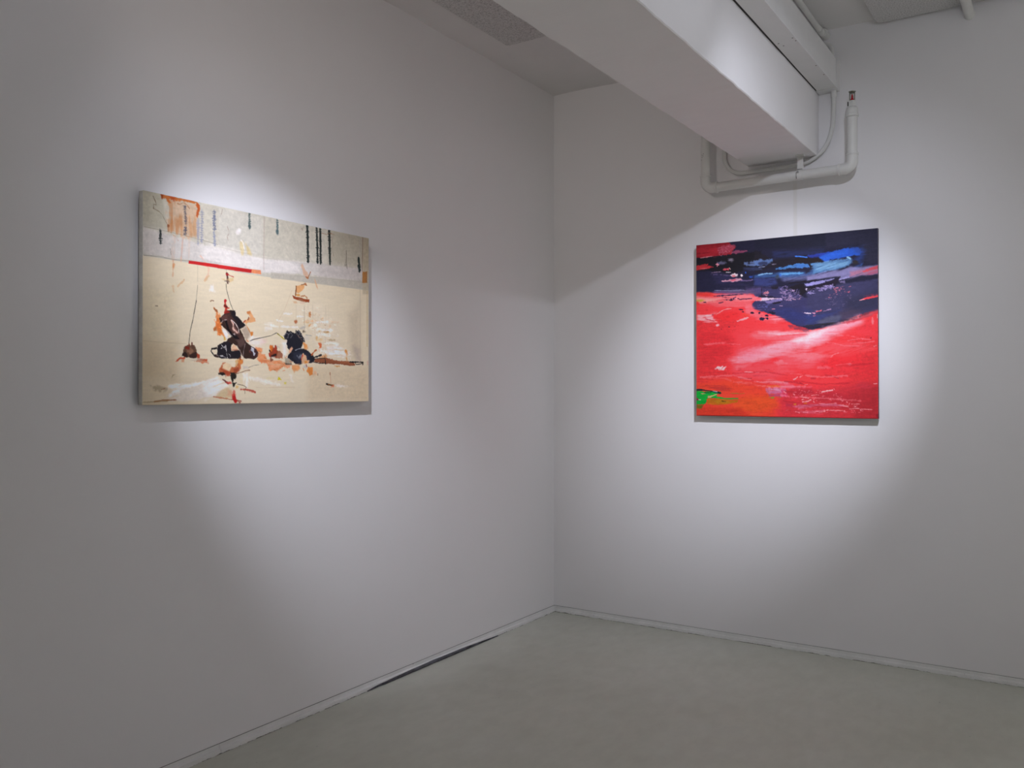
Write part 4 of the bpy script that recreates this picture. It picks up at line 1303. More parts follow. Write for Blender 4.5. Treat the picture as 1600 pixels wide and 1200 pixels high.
PAINT_RED = """
P 240,64,70 1 2 2 0 0 -10,284,1014,234,1012,1013,-11,1011
P 212,51,56 0.6 40 10 0 0 -10,434,252,446,177,694,219,799,-11,818
P 217,54,59 0.6 40 12 0 0 864,513,1013,481,1012,1008,817,1007,873,707
P 194,51,64 0.65 30 14 0 0 488,861,1012,804,1012,1008,488,1008
P 169,44,53 0.5 24 12 0.2 0 845,861,1012,833,1012,1008,890,1010
P 251,80,88 0.5 40 14 0 0 220,507,569,501,529,620,220,653
P 233,74,51 0.9 34 16 0.05 0 -44,808,219,788,448,831,448,912,468,1033,-45,1043
P 226,88,44 0.8 20 10 0.05 0 251,892,468,881,483,952,325,985,219,955
P 204,58,42 0.7 12 8 0 0 -44,952,262,954,345,1015,-44,1022
P 35,36,58 1 4 4 0 0 -10,-38,1019,-23,1018,415,910,448,799,501,666,525,569,491,489,442,398,391,357,307,-10,278
P 43,45,66 0.9 20 8 0 0 606,-17,1010,-9,1010,197,940,179,911,80,668,83
P 27,27,34 0.95 6 8 0 0 -3,73,77,73,154,73,217,68,387,66,387,159,286,151,272,177,217,186,112,158,-3,156
P 34,32,42 0.9 6 8 0 0 347,58,450,117,573,115,699,135,730,157,643,179,515,168,434,165,347,195
P 31,34,51 0.8 8 6 0.1 0 344,-12,736,-12,736,74,351,55
P 42,53,99 0.6 14 10 0.2 -5 450,77,643,82,730,80,730,109,579,115,457,118
P 37,38,63 0.9 10 6 0 0 -3,156,91,160,217,207,387,212,387,285,286,279,147,287,-3,280
P 52,51,90 0.5 16 12 0.25 -3 76,169,217,186,286,218,279,245,147,235
P 143,31,43 1 3 4 0 0 -6,-11,148,-6,196,0,224,31,245,27,224,48,210,71,189,71,154,73,105,73,26,77,-6,72
P 176,42,55 0.6 10 8 0.25 -3 1,14,119,18,140,51,119,73,30,70,1,63
P 165,71,92 0.75 7 8 0.35 -20 123,25,169,16,231,15,241,28,217,51,182,68,140,61
P 141,69,99 0.9 3 4 0.1 0 217,54,252,51,306,57,303,62,272,68,238,70,214,64
S 201,138,150 0.8 4 2 0 0 26,77,62,75,98,72
S 183,104,122 0.7 4 2 0 0 140,65,151,76,161,66
F 196,122,140 0.6 50 3 5 0 126,15,217,17,214,68,133,61
P 176,48,56 1 2.5 4 0 0 -1,125,41,114,75,114,69,124,105,136,76,141,30,145,-1,147
S 214,124,128 0.8 3 1.5 0 0 26,140,62,141
P 106,108,142 0.8 6 6 0.2 0 126,111,154,108,182,116,175,125,133,125
P 143,138,156 0.8 8 6 0 0 193,96,217,95,224,109,214,118,196,110
S 211,138,152 0.95 6 2.5 0 0 119,122,137,126
S 211,138,152 0.9 4 2 0 0 128,116,128,135
P 208,85,99 1 2.5 4 0 0 154,158,168,149,200,149,196,161,175,163
S 217,185,176 0.9 4 2 0 0 200,148,205,157
S 207,202,216 0.9 4 2 0 0 182,172,207,174
S 169,143,174 0.7 5 2.5 0.2 0 91,170,119,167,147,167
P 226,213,220 0.95 3 5 0.1 0 203,192,224,183,248,184,252,196,231,204,214,200
P 212,106,116 0.9 3 4 0 0 214,191,231,191,238,203,220,203
P 236,232,240 1 2 3 0 0 265,190,275,189,279,199,272,207,265,202
P 217,163,182 0.9 3 5 0.15 0 154,221,189,216,238,213,269,212,272,222,245,230,203,230,168,225
P 207,90,110 0.9 3 4 0 0 196,220,238,215,241,222,210,226
S 125,108,156 0.7 6 3 0.2 0 272,226,306,230,333,227
S 109,95,140 0.6 6 4 0.3 0 87,176,154,185,203,194
P 42,95,208 0.95 2 3 0 0 301,184,300,186,299,188,297,189,295,189,293,188,292,185,291,183,292,180,293,178,295,177,297,177,299,179,300,181
P 43,85,192 0.8 4 3 0 0 313,207,340,202,333,215,316,212
P 95,119,168 0.9 5 6 0.15 -5 286,124,320,120,347,118,387,114,387,149,340,149,306,143,286,134
P 30,32,46 0.8 4 4 0 0 306,123,323,117,320,137,310,136
P 88,119,174 0.9 4 6 0.15 -5 347,122,391,119,450,115,447,133,410,147,384,148,347,148
P 42,47,76 0.8 5 5 0 0 364,136,401,126,420,134,417,147,377,147
P 60,76,120 0.7 8 5 0.2 0 286,158,387,159,387,173,303,166
S 124,139,181 0.8 4 2 0 0 370,158,404,157
S 139,134,160 0.7 5 2 0 0 447,148,466,147
P 74,134,204 0.95 3 5 0.12 -8 466,176,483,169,535,163,592,153,643,159,649,176,611,179,560,175,509,181
P 61,107,184 0.6 6 6 0.3 90 567,159,643,162,646,179,576,176
P 90,144,204 0.95 3 3 0 0 652,158,683,159,677,168,658,169
P 58,95,152 0.9 10 6 0.08 -6 344,201,417,197,463,200,489,196,624,204,630,216,736,161,736,211,643,224,547,233,450,222,344,221
P 92,154,210 0.95 3 4 0.1 0 483,205,496,200,560,200,621,206,611,213,547,212,496,211
S 127,176,220 0.9 7 3 0 0 370,202,404,197,443,199
P 53,103,200 0.95 3 3 0 0 484,205,496,206,494,217,486,217
P 60,70,86 0.9 5 3 0 0 485,220,484,226,481,230,477,232,472,232,468,229,465,224,464,218,465,213,468,208,472,206,477,207,481,209,484,214
P 58,69,128 0.8 10 6 0.1 0 344,215,463,220,476,257,417,270,343,261
P 109,116,166 0.7 12 6 0.1 -8 489,222,579,225,674,216,736,211,736,237,642,243,515,250
P 42,91,200 1 4 5 0 0 703,128,700,111,761,104,822,94,864,91,908,95,920,118,911,136,864,135,840,139,807,143,761,145,746,157,724,152
P 47,102,214 0.8 8 6 0.1 -10 703,128,767,114,840,108,840,136,761,145,724,150
P 42,60,156 0.9 6 5 0 0 637,115,700,111,761,104,699,127,662,130
S 61,122,224 0.95 6 2 0 0 576,113,605,117,636,124
P 43,70,145 0.7 18 10 0.15 0 864,88,926,91,940,148,911,171,881,162,905,133
P 35,31,34 0.95 4 4 0 0 573,123,699,135,730,157,690,157,643,153,579,144
P 36,31,32 0.95 3 4 0 0 665,134,699,140,721,155,699,158,665,150
P 85,131,180 0.95 7 6 0.1 -12 668,163,718,158,791,151,834,148,858,141,870,148,875,168,857,185,815,200,742,207,668,218
P 127,179,214 0.6 12 8 0.3 -10 687,171,761,164,852,166,846,184,761,196,687,197
S 138,184,216 0.9 7 3 0 0 849,140,864,151
P 45,42,44 0.95 6 5 0 0 872,164,887,161,905,170,899,177,881,181
P 58,98,176 0.8 8 6 0 0 878,193,911,186,929,175,920,199,887,201
P 133,133,180 0.9 8 5 0.08 -12 637,231,730,213,815,204,863,192,911,202,1001,197,1001,240,911,248,821,259,800,259,809,244,785,239,668,250,637,257
P 176,112,136 0.75 8 6 0.2 -10 863,223,940,213,1001,203,1001,234,911,245,863,245
P 200,75,88 0.95 4 4 0.12 -12 925,222,958,207,1001,198,1001,214,963,221,934,227
P 168,90,120 0.8 6 5 0.2 0 958,230,1001,224,1001,241,940,244
S 154,154,208 0.9 6 3 0 0 800,259,827,253,857,249
P 58,58,98 1 3 5 0 0 356,321,396,317,455,331,501,343,501,350,452,363,406,351,356,345,339,350,327,376,345,394,376,405,435,425,455,429,481,444,507,456,533,469,558,483,609,502,685,492,752,454,777,360,622,344,494,277,396,271,295,284,352,318
P 60,61,96 1 8 5 0 0 634,307,769,288,868,281,1003,263,1003,428,931,445,867,465,808,483,701,499,633,500
P 47,56,112 0.7 24 12 0.15 8 448,393,526,397,653,417,685,469,590,485,533,466,481,440
P 51,65,124 0.6 14 10 0.15 -15 633,440,735,431,808,421,735,459,685,485,633,489
P 46,48,70 0.7 30 12 0 0 835,361,1003,327,1003,418,899,436,835,423
P 90,96,118 0.7 8 6 0.15 -10 685,478,745,456,821,449,808,473,782,485,718,491
P 74,63,80 0.6 14 8 0.2 -15 808,435,867,418,932,431,886,453,821,474
S 44,44,48 0.9 6 3 0.1 0 633,500,701,496,782,489
P 91,79,124 0.6 14 8 0.2 0 295,264,389,270,389,313,352,311,295,297
P 138,100,136 0.5 12 8 0 0 295,284,335,290,352,314,295,308
F 141,127,180 0.85 120 3.5 6 0 481,277,527,273,597,304,616,344,494,369,481,309
F 185,156,196 0.8 70 3 7 0 488,284,565,298,610,327,527,351,494,323
F 199,160,184 0.7 50 3 8 0 494,336,610,337,591,355,507,360
P 34,32,44 1 4 4 0 0 442,274,478,275,478,288,445,289
S 36,31,48 0.95 6 2.5 0 0 387,274,386,320
P 198,106,120 0.8 4 6 0.4 0 392,300,422,299,422,319,396,319
S 42,39,64 0.9 4 2 0 0 392,276,442,279
F 217,176,192 0.8 16 3 9 0 392,277,426,299,422,322,392,317
P 31,29,38 1 3 5 0 0 533,283,591,271,610,263,626,273,622,292,641,287,685,282,685,300,647,307,610,330,597,326,600,297,568,294,540,289
S 31,29,38 0.95 7 3 0 0 540,259,591,258,641,255,685,252
P 154,154,216 1 3 4 0 0 622,275,636,268,736,253,736,272,674,279,633,284
S 143,144,208 0.95 6 2.5 0.1 0 627,269,661,270,699,263
P 146,146,204 0.95 4 4 0.1 -10 665,261,730,254,779,251,755,262,699,271,665,278
P 34,31,48 1 3 4 0 0 665,285,730,267,773,260,812,241,806,253,785,293,770,286,705,291,665,294
F 165,151,208 0.9 50 4 10 0 674,289,773,279,779,296,699,316
P 143,134,188 0.6 5 6 0.4 -10 674,292,730,289,776,283,773,298,699,310
F 169,160,216 0.8 20 4 11 0 625,296,685,293,685,322,629,328
P 138,128,176 0.7 3 4 0.2 0 806,268,833,266,835,277,812,276
S 207,197,228 0.9 9 2 0 0 633,298,633,300
S 169,140,176 0.8 4 2 0 0 501,383,488,382
S 204,127,146 0.8 4 2 0 0 445,398,461,398
F 201,116,138 0.8 34 3.5 12 0 736,306,802,297,867,288,854,335,749,356
P 184,106,128 0.7 3 4 0.2 0 776,304,802,299,799,311,782,313
P 194,92,112 0.8 3 3 0 0 841,327,858,323,856,331
F 143,124,160 0.6 40 3 13 0 735,352,874,339,893,375,808,414,735,383
S 230,216,238 0.95 6 2 0 0 633,430,654,432
S 201,138,156 0.9 6 3 0 0 668,431,678,432
S 216,101,122 0.95 7 3 0 0 688,424,712,420
S 165,138,176 0.8 5 3 0.2 0 725,424,762,415
S 199,106,128 0.8 4 2 0 0 671,447,681,446
S 220,208,230 0.95 5 2 0 0 625,428,657,434
S 192,140,180 0.85 6 3 0 0 666,430,678,436
F 168,136,180 0.7 16 3 14 0 600,420,685,418,685,450,622,447
P 224,69,79 1 2 3 0 0 909,374,932,363,964,357,1003,353,1003,362,964,369,932,374
S 238,176,184 0.9 4 1.5 0 0 911,375,932,371
P 138,58,80 0.6 6 5 0 0 932,358,964,345,1003,348,1003,354,957,356
P 217,196,220 1 4 4 0 0 315,339,356,328,396,332,448,333,475,340,442,346,396,348,349,344
P 128,120,176 0.9 3 4 0.1 0 406,352,442,348,481,340,504,343,497,353,462,359,429,367,412,363
S 201,176,208 0.9 4 1.5 0 0 455,341,494,342,501,350
P 34,31,44 1 3 3 0 0 448,365,475,361,497,359,488,367,455,368
F 93,100,164 0.7 30 4 15 0 356,368,435,366,435,405,362,398
P 244,112,124 0.8 12 8 0.1 0 278,327,329,340,327,376,355,401,376,409,442,435,481,445,526,470,481,473,395,463,295,418
P 239,141,156 0.7 8 6 0.15 0 295,338,332,347,325,376,295,385
P 242,154,166 0.6 10 8 0.2 0 429,438,468,437,500,461,461,472
P 35,35,58 1 2 5 0 0 342,415,341,417,338,418,333,418,329,417,325,416,323,413,322,411,323,410,326,408,330,408,335,409,339,411,341,413
P 35,35,58 1 2 5 0 0 401,454,399,456,395,458,388,458,381,457,375,454,371,451,370,448,372,445,376,443,383,443,390,444,396,447,400,450
P 35,35,58 1 2 5 0 0 395,434,394,435,391,436,387,436,383,435,379,434,376,432,376,431,377,430,380,429,384,429,388,430,392,431,395,433
P 35,35,58 1 2 5 0 0 426,436,425,438,422,439,417,439,412,438,408,436,405,434,404,432,406,430,409,429,414,429,418,430,423,432,426,434
P 35,35,58 1 2 5 0 0 426,450,425,452,423,453,420,453,416,452,414,451,412,449,411,448,412,446,415,445,418,445,421,445,424,447,425,448
P 35,35,58 1 2 5 0 0 379,418,379,421,377,423,375,424,374,423,372,422,372,419,372,416,372,414,374,412,376,411,377,411,379,412,379,415
P 35,35,58 1 2 5 0 0 465,423,462,424,457,425,449,424,440,423,432,420,427,418,425,415,428,414,433,413,441,414,450,415,458,418,463,420
P 42,31,53 0.95 1.5 3 0 0 279,394,278,395,274,395,269,395,264,395,259,393,255,392,254,390,256,389,259,388,264,388,270,389,275,390,278,392
P 42,31,53 0.95 1.5 3 0 0 286,408,285,409,283,410,280,410,277,409,274,408,272,407,271,406,272,404,274,404,277,403,281,404,283,405,285,406
P 42,31,53 0.95 1.5 3 0 0 344,416,343,418,340,419,335,419,330,418,325,417,322,415,321,413,323,411,326,410,331,409,336,410,340,412,343,414
P 42,31,53 0.95 1.5 3 0 0 229,418,229,419,227,420,225,420,222,419,220,419,219,418,218,416,219,416,220,415,223,415,225,415,227,416,229,417
P 42,31,53 0.95 1.5 3 0 0 156,500,156,501,154,503,153,503,151,503,150,502,149,501,148,499,149,497,150,496,152,496,153,496,155,497,156,498
P 42,31,53 0.95 1.5 3 0 0 201,489,200,490,199,491,198,492,197,492,195,491,195,490,194,488,195,487,196,486,197,486,199,486,200,487,201,488
P 42,31,53 0.95 1.5 3 0 0 235,489,235,490,234,491,233,491,231,491,230,491,229,489,229,488,230,487,230,486,232,485,233,486,234,486,235,487
P 42,31,53 0.95 1.5 3 0 0 203,372,202,373,201,374,200,374,199,374,197,373,197,372,196,371,197,370,198,369,199,369,200,369,202,370,202,371
P 42,31,53 0.95 1.5 3 0 0 102,413,102,414,101,415,100,415,98,415,97,415,97,414,97,412,97,411,98,410,99,410,100,410,101,411,102,412
P 242,100,108 0.9 8 6 0 0 0,282,147,294,320,302,346,320,383,329,383,346,340,346,326,379,251,378,112,360,22,349,0,337
P 240,131,138 0.8 12 8 0.15 -3 147,301,286,306,346,323,340,340,217,346,130,338
P 242,163,156 0.8 10 6 0.15 0 1,306,76,314,154,325,112,340,40,339,22,342,1,330
P 179,162,60 0.85 6 4 0 0 0,318,40,322,55,326,26,333,0,332
P 226,60,56 0.95 8 5 0.1 0 0,280,87,287,119,306,58,306,0,295
P 232,54,47 0.95 5 5 0 0 0,332,15,341,30,352,0,354
P 123,93,140 0.7 10 5 0.15 -3 101,278,217,278,286,286,320,292,313,305,217,302,130,297
S 143,154,192 0.8 5 2 0.15 0 112,273,217,280,286,282
P 42,36,64 1 2.5 3 0 0 98,307,140,302,189,304,251,303,303,302,272,307,196,309,137,310
P 36,31,58 1 2.5 5 0 0 165,331,189,329,231,332,217,338,189,338
P 48,36,72 0.9 2.5 4 0 0 196,321,217,324,238,317,227,328,210,328
S 45,35,66 0.95 7 4 0 0 251,328,265,334,272,331
S 45,35,66 0.95 4.5 2 0 0 272,332,306,333,330,332
S 58,36,64 0.9 5 2.5 0 0 137,347,161,344
S 42,31,53 0.95 5 2 0 0 44,337,57,339
S 192,74,88 0.8 3 1 0 0 58,345,62,347
S 125,53,72 0.8 4 3 0 0 158,314,182,319,203,321
P 242,185,192 0.8 8 8 0.2 5 4,406,58,412,126,404,87,417,101,435,112,444,126,457,76,458,33,449,4,434
P 239,195,204 0.85 6 6 0.2 0 55,416,90,414,105,439,112,444,76,442
S 240,198,204 0.8 4 2 0 0 112,441,151,444
P 238,184,194 0.85 5 3 0 0 140,476,139,478,136,480,132,481,127,481,123,480,120,478,119,475,120,473,123,471,127,470,132,470,136,472,139,474
S 201,74,88 0.8 5 3 0 0 55,436,87,443,112,456
S 243,160,168 0.9 9 4 0.15 0 248,459,272,450,306,440
S 246,182,186 0.7 6 4 0.25 0 122,412,168,387,210,383
P 234,52,56 0.85 10 8 0 0 98,418,140,406,196,399,251,402,272,416,217,454,161,458,119,444
P 234,74,53 0.7 8 6 0 0 279,417,319,422,306,431,279,430
P 247,198,208 0.8 14 6 0.08 0 372,531,428,524,526,527,622,531,684,524,684,540,590,543,494,547,428,543
P 243,227,234 0.75 6 4 0 0 428,532,526,540,590,538,558,545,481,546
P 232,74,86 0.9 7 5 0.1 0 461,558,507,549,590,546,638,541,584,555,507,569,455,574
P 233,226,238 0.95 10 5 0 0 633,556,701,534,782,511,841,498,782,523,701,562,633,595
P 244,188,203 0.75 24 8 0.05 0 633,553,701,531,782,510,867,493,931,482,925,499,834,526,768,564,701,597,633,623
P 240,160,180 0.6 14 6 0.1 0 782,510,867,493,919,481,906,501,834,522
P 244,180,194 0.65 34 10 0.05 0 489,598,647,554,780,549,627,623,489,659,346,697,220,684,346,635
P 246,159,176 0.5 26 10 0.1 0 198,673,387,616,549,580,569,631,408,688,251,706
P 251,238,242 0.75 16 6 0 0 569,581,666,544,724,547,647,593
P 247,198,212 0.12 5 4 0 0 251,664,377,624,529,580,666,537,781,502,910,452,910,458,781,508,666,543,529,586,377,630,251,670
P 247,198,212 0.12 6.8 4 0 0 251,664,377,624,529,580,666,537,781,502,910,452,910,465,781,517,666,554,529,594,377,637,251,675
P 247,198,212 0.12 8.6 4 0 0 251,664,377,624,529,580,666,537,781,502,910,452,910,472,780,526,666,564,529,603,377,643,251,680
P 247,198,212 0.12 10.4 4 0 0 251,664,377,624,529,580,666,537,781,502,910,452,910,480,780,535,666,575,529,612,377,650,251,685
P 247,156,174 0.12 12.2 4 0 0 251,664,377,624,529,580,666,537,781,502,910,452,910,487,780,544,666,585,529,620,377,657,251,689
P 247,156,174 0.12 14 4 0 0 251,664,377,624,529,580,666,537,781,502,910,452,910,494,780,554,666,596,529,629,377,664,251,694
P 247,156,174 0.12 15.8 4 0 0 251,664,377,624,529,580,666,537,781,502,910,452,910,501,780,563,666,606,529,638,377,670,251,699
P 247,156,174 0.12 17.6 4 0 0 251,664,377,624,529,580,666,537,781,502,910,452,910,508,780,572,666,617,529,646,377,677,251,704
P 247,156,174 0.12 19.4 4 0 0 251,664,377,624,529,580,666,537,781,502,910,452,910,515,780,581,666,627,529,655,377,684,251,708
P 251,239,244 0.55 12 4 0 0 549,578,666,540,752,514,714,546,627,579,588,591
P 247,122,140 0.7 24 10 0.1 -15 244,637,319,615,383,597,383,644,319,669,251,671
P 140,106,128 0.6 7 5 0.15 -15 701,513,782,496,867,476,963,450,1003,432,963,460,867,486,782,506
P 200,64,76 0.85 6 5 0.1 -15 821,491,886,477,963,456,1003,435,1003,445,931,472,851,495
P 58,52,64 0.6 6 5 0.2 -15 808,480,899,460,963,440,944,452,886,470,821,487
P 240,64,74 0.8 26 10 0 0 886,521,944,496,1003,472,1002,586,931,570,867,547
S 245,124,132 0.8 10 5 0 0 973,474,976,498
S 245,138,144 0.8 8 4 0 0 998,458,1000,472
P 90,32,48 0.9 1.5 3 0 0 969,578,969,579,968,580,967,580,965,580,964,580,963,579,963,577,964,576,964,575,965,574,967,574,968,575,969,576
S 242,124,132 0.7 8 3 0 0 982,622,990,618
S 240,122,134 0.55 6 3 0.25 0 808,555,867,564,931,580
S 240,122,134 0.55 6 3 0.25 0 847,588,905,579,963,585
S 240,122,134 0.55 6 3 0.25 0 701,597,775,599,834,615,905,617
S 240,122,134 0.55 6 3 0.25 0 867,602,931,601,982,595
S 232,58,68 0.7 8 5 0.2 0 735,601,801,624,867,636
P 251,60,66 0.7 16 8 0 0 768,647,814,638,899,637,918,668,866,691,761,678
P 244,48,58 0.85 9 6 0.1 -8 222,702,327,701,388,688,462,666,529,666,529,684,462,707,361,715,292,717
P 248,54,60 0.9 10 7 0.08 0 494,669,571,667,616,689,735,698,775,668,899,671,918,702,834,711,774,727,687,725,598,724,493,708
P 244,130,140 0.8 18 10 0.25 -5 546,666,609,650,701,652,761,668,687,690,633,693
S 247,144,152 0.7 5 2 0.1 0 761,675,775,661,801,652
P 247,122,134 0.8 8 7 0.2 0 222,716,292,707,327,711,292,724,243,734
P 242,132,142 0.7 7 7 0.3 0 449,696,496,684,529,704,489,710
P 244,138,150 0.8 7 6 0.2 0 691,722,748,723,761,733,714,738,694,732
P 244,160,168 0.8 3 3 0 0 847,714,870,711,860,720
S 248,160,168 0.6 4 2 0.1 0 788,718,834,712,863,709
P 246,208,210 0.95 4 7 0.45 -50 111,732,125,716,179,717,176,733,158,736,129,728
S 251,232,234 0.9 4 1.5 0 0 288,748,335,751
S 246,166,172 0.8 5 2 0 0 352,752,371,752
P 192,40,56 0.6 6 3 0 0 272,734,271,737,268,740,263,741,258,741,253,740,250,737,249,734,250,730,253,728,258,726,263,726,268,728,271,731
S 242,90,88 0.7 7 3 0.2 0 20,780,172,784,208,799
S 247,138,146 0.7 7 3 0.2 0 361,806,429,812,529,821
S 240,98,92 0.7 7 3 0.2 0 222,806,274,808,326,810
S 249,160,168 0.7 7 3 0.2 0 455,804,529,811
P 248,128,138 0.7 8 6 0.2 0 368,806,429,790,479,801,529,814,528,834,479,827,429,817
P 168,48,56 0.55 8 8 0.35 0 56,826,172,826,215,843,200,857,129,854,78,836
S 154,42,52 0.6 7 4 0.3 0 264,785,326,786
S 181,44,56 0.6 10 5 0.3 0 340,769,462,774
P 238,112,50 0.8 8 6 0.2 0 412,827,469,821,495,831,429,837
P 201,111,150 0.9 5 6 0.12 0 407,840,449,837,509,841,528,847,528,861,489,871,429,874,408,867
S 223,160,184 0.8 8 4 0.25 0 429,854,462,849,489,854
P 176,74,120 0.8 5 5 0.15 0 425,878,489,874,528,877,515,887,428,888
P 216,64,96 0.7 5 5 0 0 495,854,528,854,528,887,502,874
P 109,160,70 0.9 3 4 0 0 425,893,455,891,452,897,432,897
P 122,160,72 0.9 3 4 0 0 475,891,495,889,489,896
P 18,173,60 1 2.5 2.5 0 0 0,857,49,861,147,862,150,869,125,878,122,889,172,897,250,897,253,904,186,907,125,901,75,899,64,906,58,933,0,938
P 15,154,52 0.6 5 4 0 0 0,917,56,913,58,933,0,938
P 14,47,53 1 2.5 3 0 0 0,847,27,846,100,857,147,864,154,871,143,876,96,862,31,855,0,856
S 184,208,208 0.8 4 1.5 0 0 100,858,125,862
S 13,58,40 0.9 5 2 0 0 49,868,89,868
P 201,160,116 0.9 2 3 0 0 27,871,42,869,54,872,40,878
S 216,176,128 0.85 6 2.5 0 0 71,889,96,887,122,876
S 216,176,144 0.85 5 2 0 0 71,896,89,894
P 138,35,64 1 2 2 0 0 0,896,8,901,16,910,0,912
S 232,208,208 0.9 4 1.5 0 0 12,910,26,909
S 63,18,32 0.8 3 1 0 0 1,912,16,912
P 95,106,28 0.9 5 3 0 0 0,940,42,938,31,961,0,959
P 184,112,28 0.9 4 5 0 0 67,901,129,902,250,909,243,926,150,937,64,934
P 168,136,28 0.5 6 5 0.3 0 78,910,172,909,200,926,129,930
S 90,58,18 0.85 6 3 0 0 154,916,175,918
S 168,112,48 0.8 5 2 0 0 207,871,243,873,285,871
S 143,138,58 0.8 4 1.5 0 0 215,870,250,870
P 240,72,58 0.8 8 5 0 0 129,875,292,874,264,898,172,895
P 240,106,128 0.8 7 5 0.12 0 493,811,536,812,577,833,660,835,584,844,493,847
P 240,122,144 0.6 5 5 0.15 0 493,872,542,886,598,889,591,896,514,890,493,886
S 245,160,166 0.85 5.6 2.2 0.1 0 564,794,577,787,584,780
S 245,160,166 0.85 3.2 2.2 0.1 0 598,780,626,768
S 245,160,166 0.85 4 2.2 0.1 0 622,824,639,821
S 245,160,166 0.85 6.4 2.2 0.1 0 511,861,521,868
S 245,160,166 0.85 6.4 2.2 0.1 0 563,874,569,879
S 245,160,166 0.85 5.6 2.2 0.1 0 619,859,626,861
S 245,160,166 0.85 6.4 2.2 0.1 0 639,865,646,856
S 245,160,166 0.85 4.8 2.2 0.1 0 660,882,687,877,697,879
S 245,160,166 0.85 8 2.2 0.1 0 714,863,747,856,771,853
S 245,160,166 0.85 4 2.2 0.1 0 777,844,781,851
S 245,160,166 0.85 4.8 2.2 0.1 0 787,880,800,887
S 245,160,166 0.85 6.4 2.2 0.1 0 670,914,673,919
S 245,160,166 0.85 4.8 2.2 0.1 0 598,889,632,893,643,896
S 245,160,166 0.85 7.2 2.2 0.1 0 639,914,656,905
S 245,160,166 0.85 6.4 2.2 0.1 0 612,917,639,915
S 245,160,166 0.85 4 2.2 0.1 0 608,905,615,902
S 245,160,166 0.85 3.2 2.2 0.1 0 714,885,734,884
S 245,160,166 0.85 4.8 2.2 0.1 0 817,909,822,911
S 245,160,166 0.85 4.8 2.2 0.1 0 843,914,846,918
S 245,160,166 0.85 6.4 2.2 0.1 0 800,933,827,935,849,941
S 245,160,166 0.85 4.8 2.2 0.1 0 859,952,882,950,904,949
S 245,160,166 0.85 3.2 2.2 0.1 0 911,953,914,961
S 245,160,166 0.85 3.2 2.2 0.1 0 920,953,943,953,971,955
S 245,160,166 0.85 3.2 2.2 0.1 0 869,926,908,926
S 245,160,166 0.85 5.6 2.2 0.1 0 882,938,887,941
S 245,160,166 0.85 4 2.2 0.1 0 700,925,741,929,787,923
S 245,160,166 0.85 4 2.2 0.1 0 666,971,700,967,734,962,747,960
S 245,160,166 0.85 4.8 2.2 0.1 0 574,972,594,976
S 245,160,166 0.85 6.4 2.2 0.1 0 615,974,639,973
S 245,160,166 0.85 3.2 2.2 0.1 0 754,961,833,963
S 245,160,166 0.85 3.2 2.2 0.1 0 700,974,734,967
S 245,160,166 0.85 4 2.2 0.1 0 978,819,994,818
S 249,200,202 0.95 5 2 0 0 714,862,747,856,767,853
P 207,106,134 0.8 6 5 0.2 0 560,942,612,931,687,927,787,925,833,936,774,940,687,941,598,953
P 217,106,132 0.6 8 6 0.3 0 567,965,653,966,720,960,714,976,625,979
P 216,106,44 0.95 3 3 0 0 615,924,632,919,637,928,622,931
P 216,128,60 0.9 3 3 0 0 563,928,577,925,577,935,565,935
P 168,48,74 0.6 8 6 0.3 0 521,925,563,925,556,946,525,943
P 168,40,56 0.6 10 8 0.3 0 511,854,556,843,660,840,667,868,598,882,528,868
P 176,42,56 0.55 12 8 0.3 0 687,868,801,861,866,895,833,923,734,920,687,910
F 244,148,156 0.8 70 3.2 16 0 556,847,660,840,800,875,914,949,833,957,667,924,563,889
F 232,112,124 0.6 50 4 17 0 493,954,833,940,962,956,898,973,563,981
S 165,42,56 0.6 8 4 0.25 0 734,771,774,778,801,789
S 165,42,56 0.6 8 4 0.25 0 514,804,564,808,633,823
S 165,42,56 0.6 8 4 0.25 0 660,788,680,788
P 138,32,48 0.7 6 4 0 0 993,982,1006,975,1007,1000,996,999
P 192,56,72 0.5 14 8 0.3 0 968,833,964,838,952,841,937,842,920,839,905,834,895,828,892,822,897,816,908,813,924,813,941,816,955,821,965,827
S 30,31,44 0.7 5 1 0 0 1005,3,1005,320
P 122,26,32 0.7 2 1 0 0 -11,998,1009,1000,1009,1015,-11,1014
P 247,122,136 0.5 26 12 0.15 -5 489,659,627,642,742,694,627,732,489,720
P 245,96,108 0.5 24 12 0.2 -5 219,726,448,699,568,751,448,790,251,778
P 248,142,156 0.45 18 10 0.2 5 325,532,489,518,627,553,489,578,346,563
P 207,44,54 0.4 30 12 0.2 -8 23,520,252,529,220,653,34,691
P 214,47,58 0.45 26 12 0.3 5 685,683,991,652,990,785,723,783
P 242,106,116 0.4 20 10 0.3 -8 685,604,910,602,982,632,817,667,685,644
S 245,136,144 0.45 9 5 0.4 0 23,776,219,767,356,805
S 245,136,144 0.45 9 5 0.4 0 251,809,448,836,627,831
S 245,136,144 0.45 9 5 0.4 0 549,761,723,783,845,774
S 245,136,144 0.45 9 5 0.4 0 627,891,779,900,909,909
S 245,136,144 0.45 9 5 0.4 0 45,585,177,579,262,592
S 168,34,46 0.4 9 5 0.4 0 219,757,408,749,529,771
S 168,34,46 0.4 9 5 0.4 0 568,801,723,822,872,813
S 168,34,46 0.4 9 5 0.4 0 817,725,981,709
S 168,34,46 0.4 9 5 0.4 0 508,912,685,940,872,948
P 60,51,80 0.5 6 8 0.3 5 529,489,608,502,686,515,628,533,549,510
P 82,80,108 0.45 7 6 0.3 0 166,263,305,278,398,309,305,309,177,285
"""

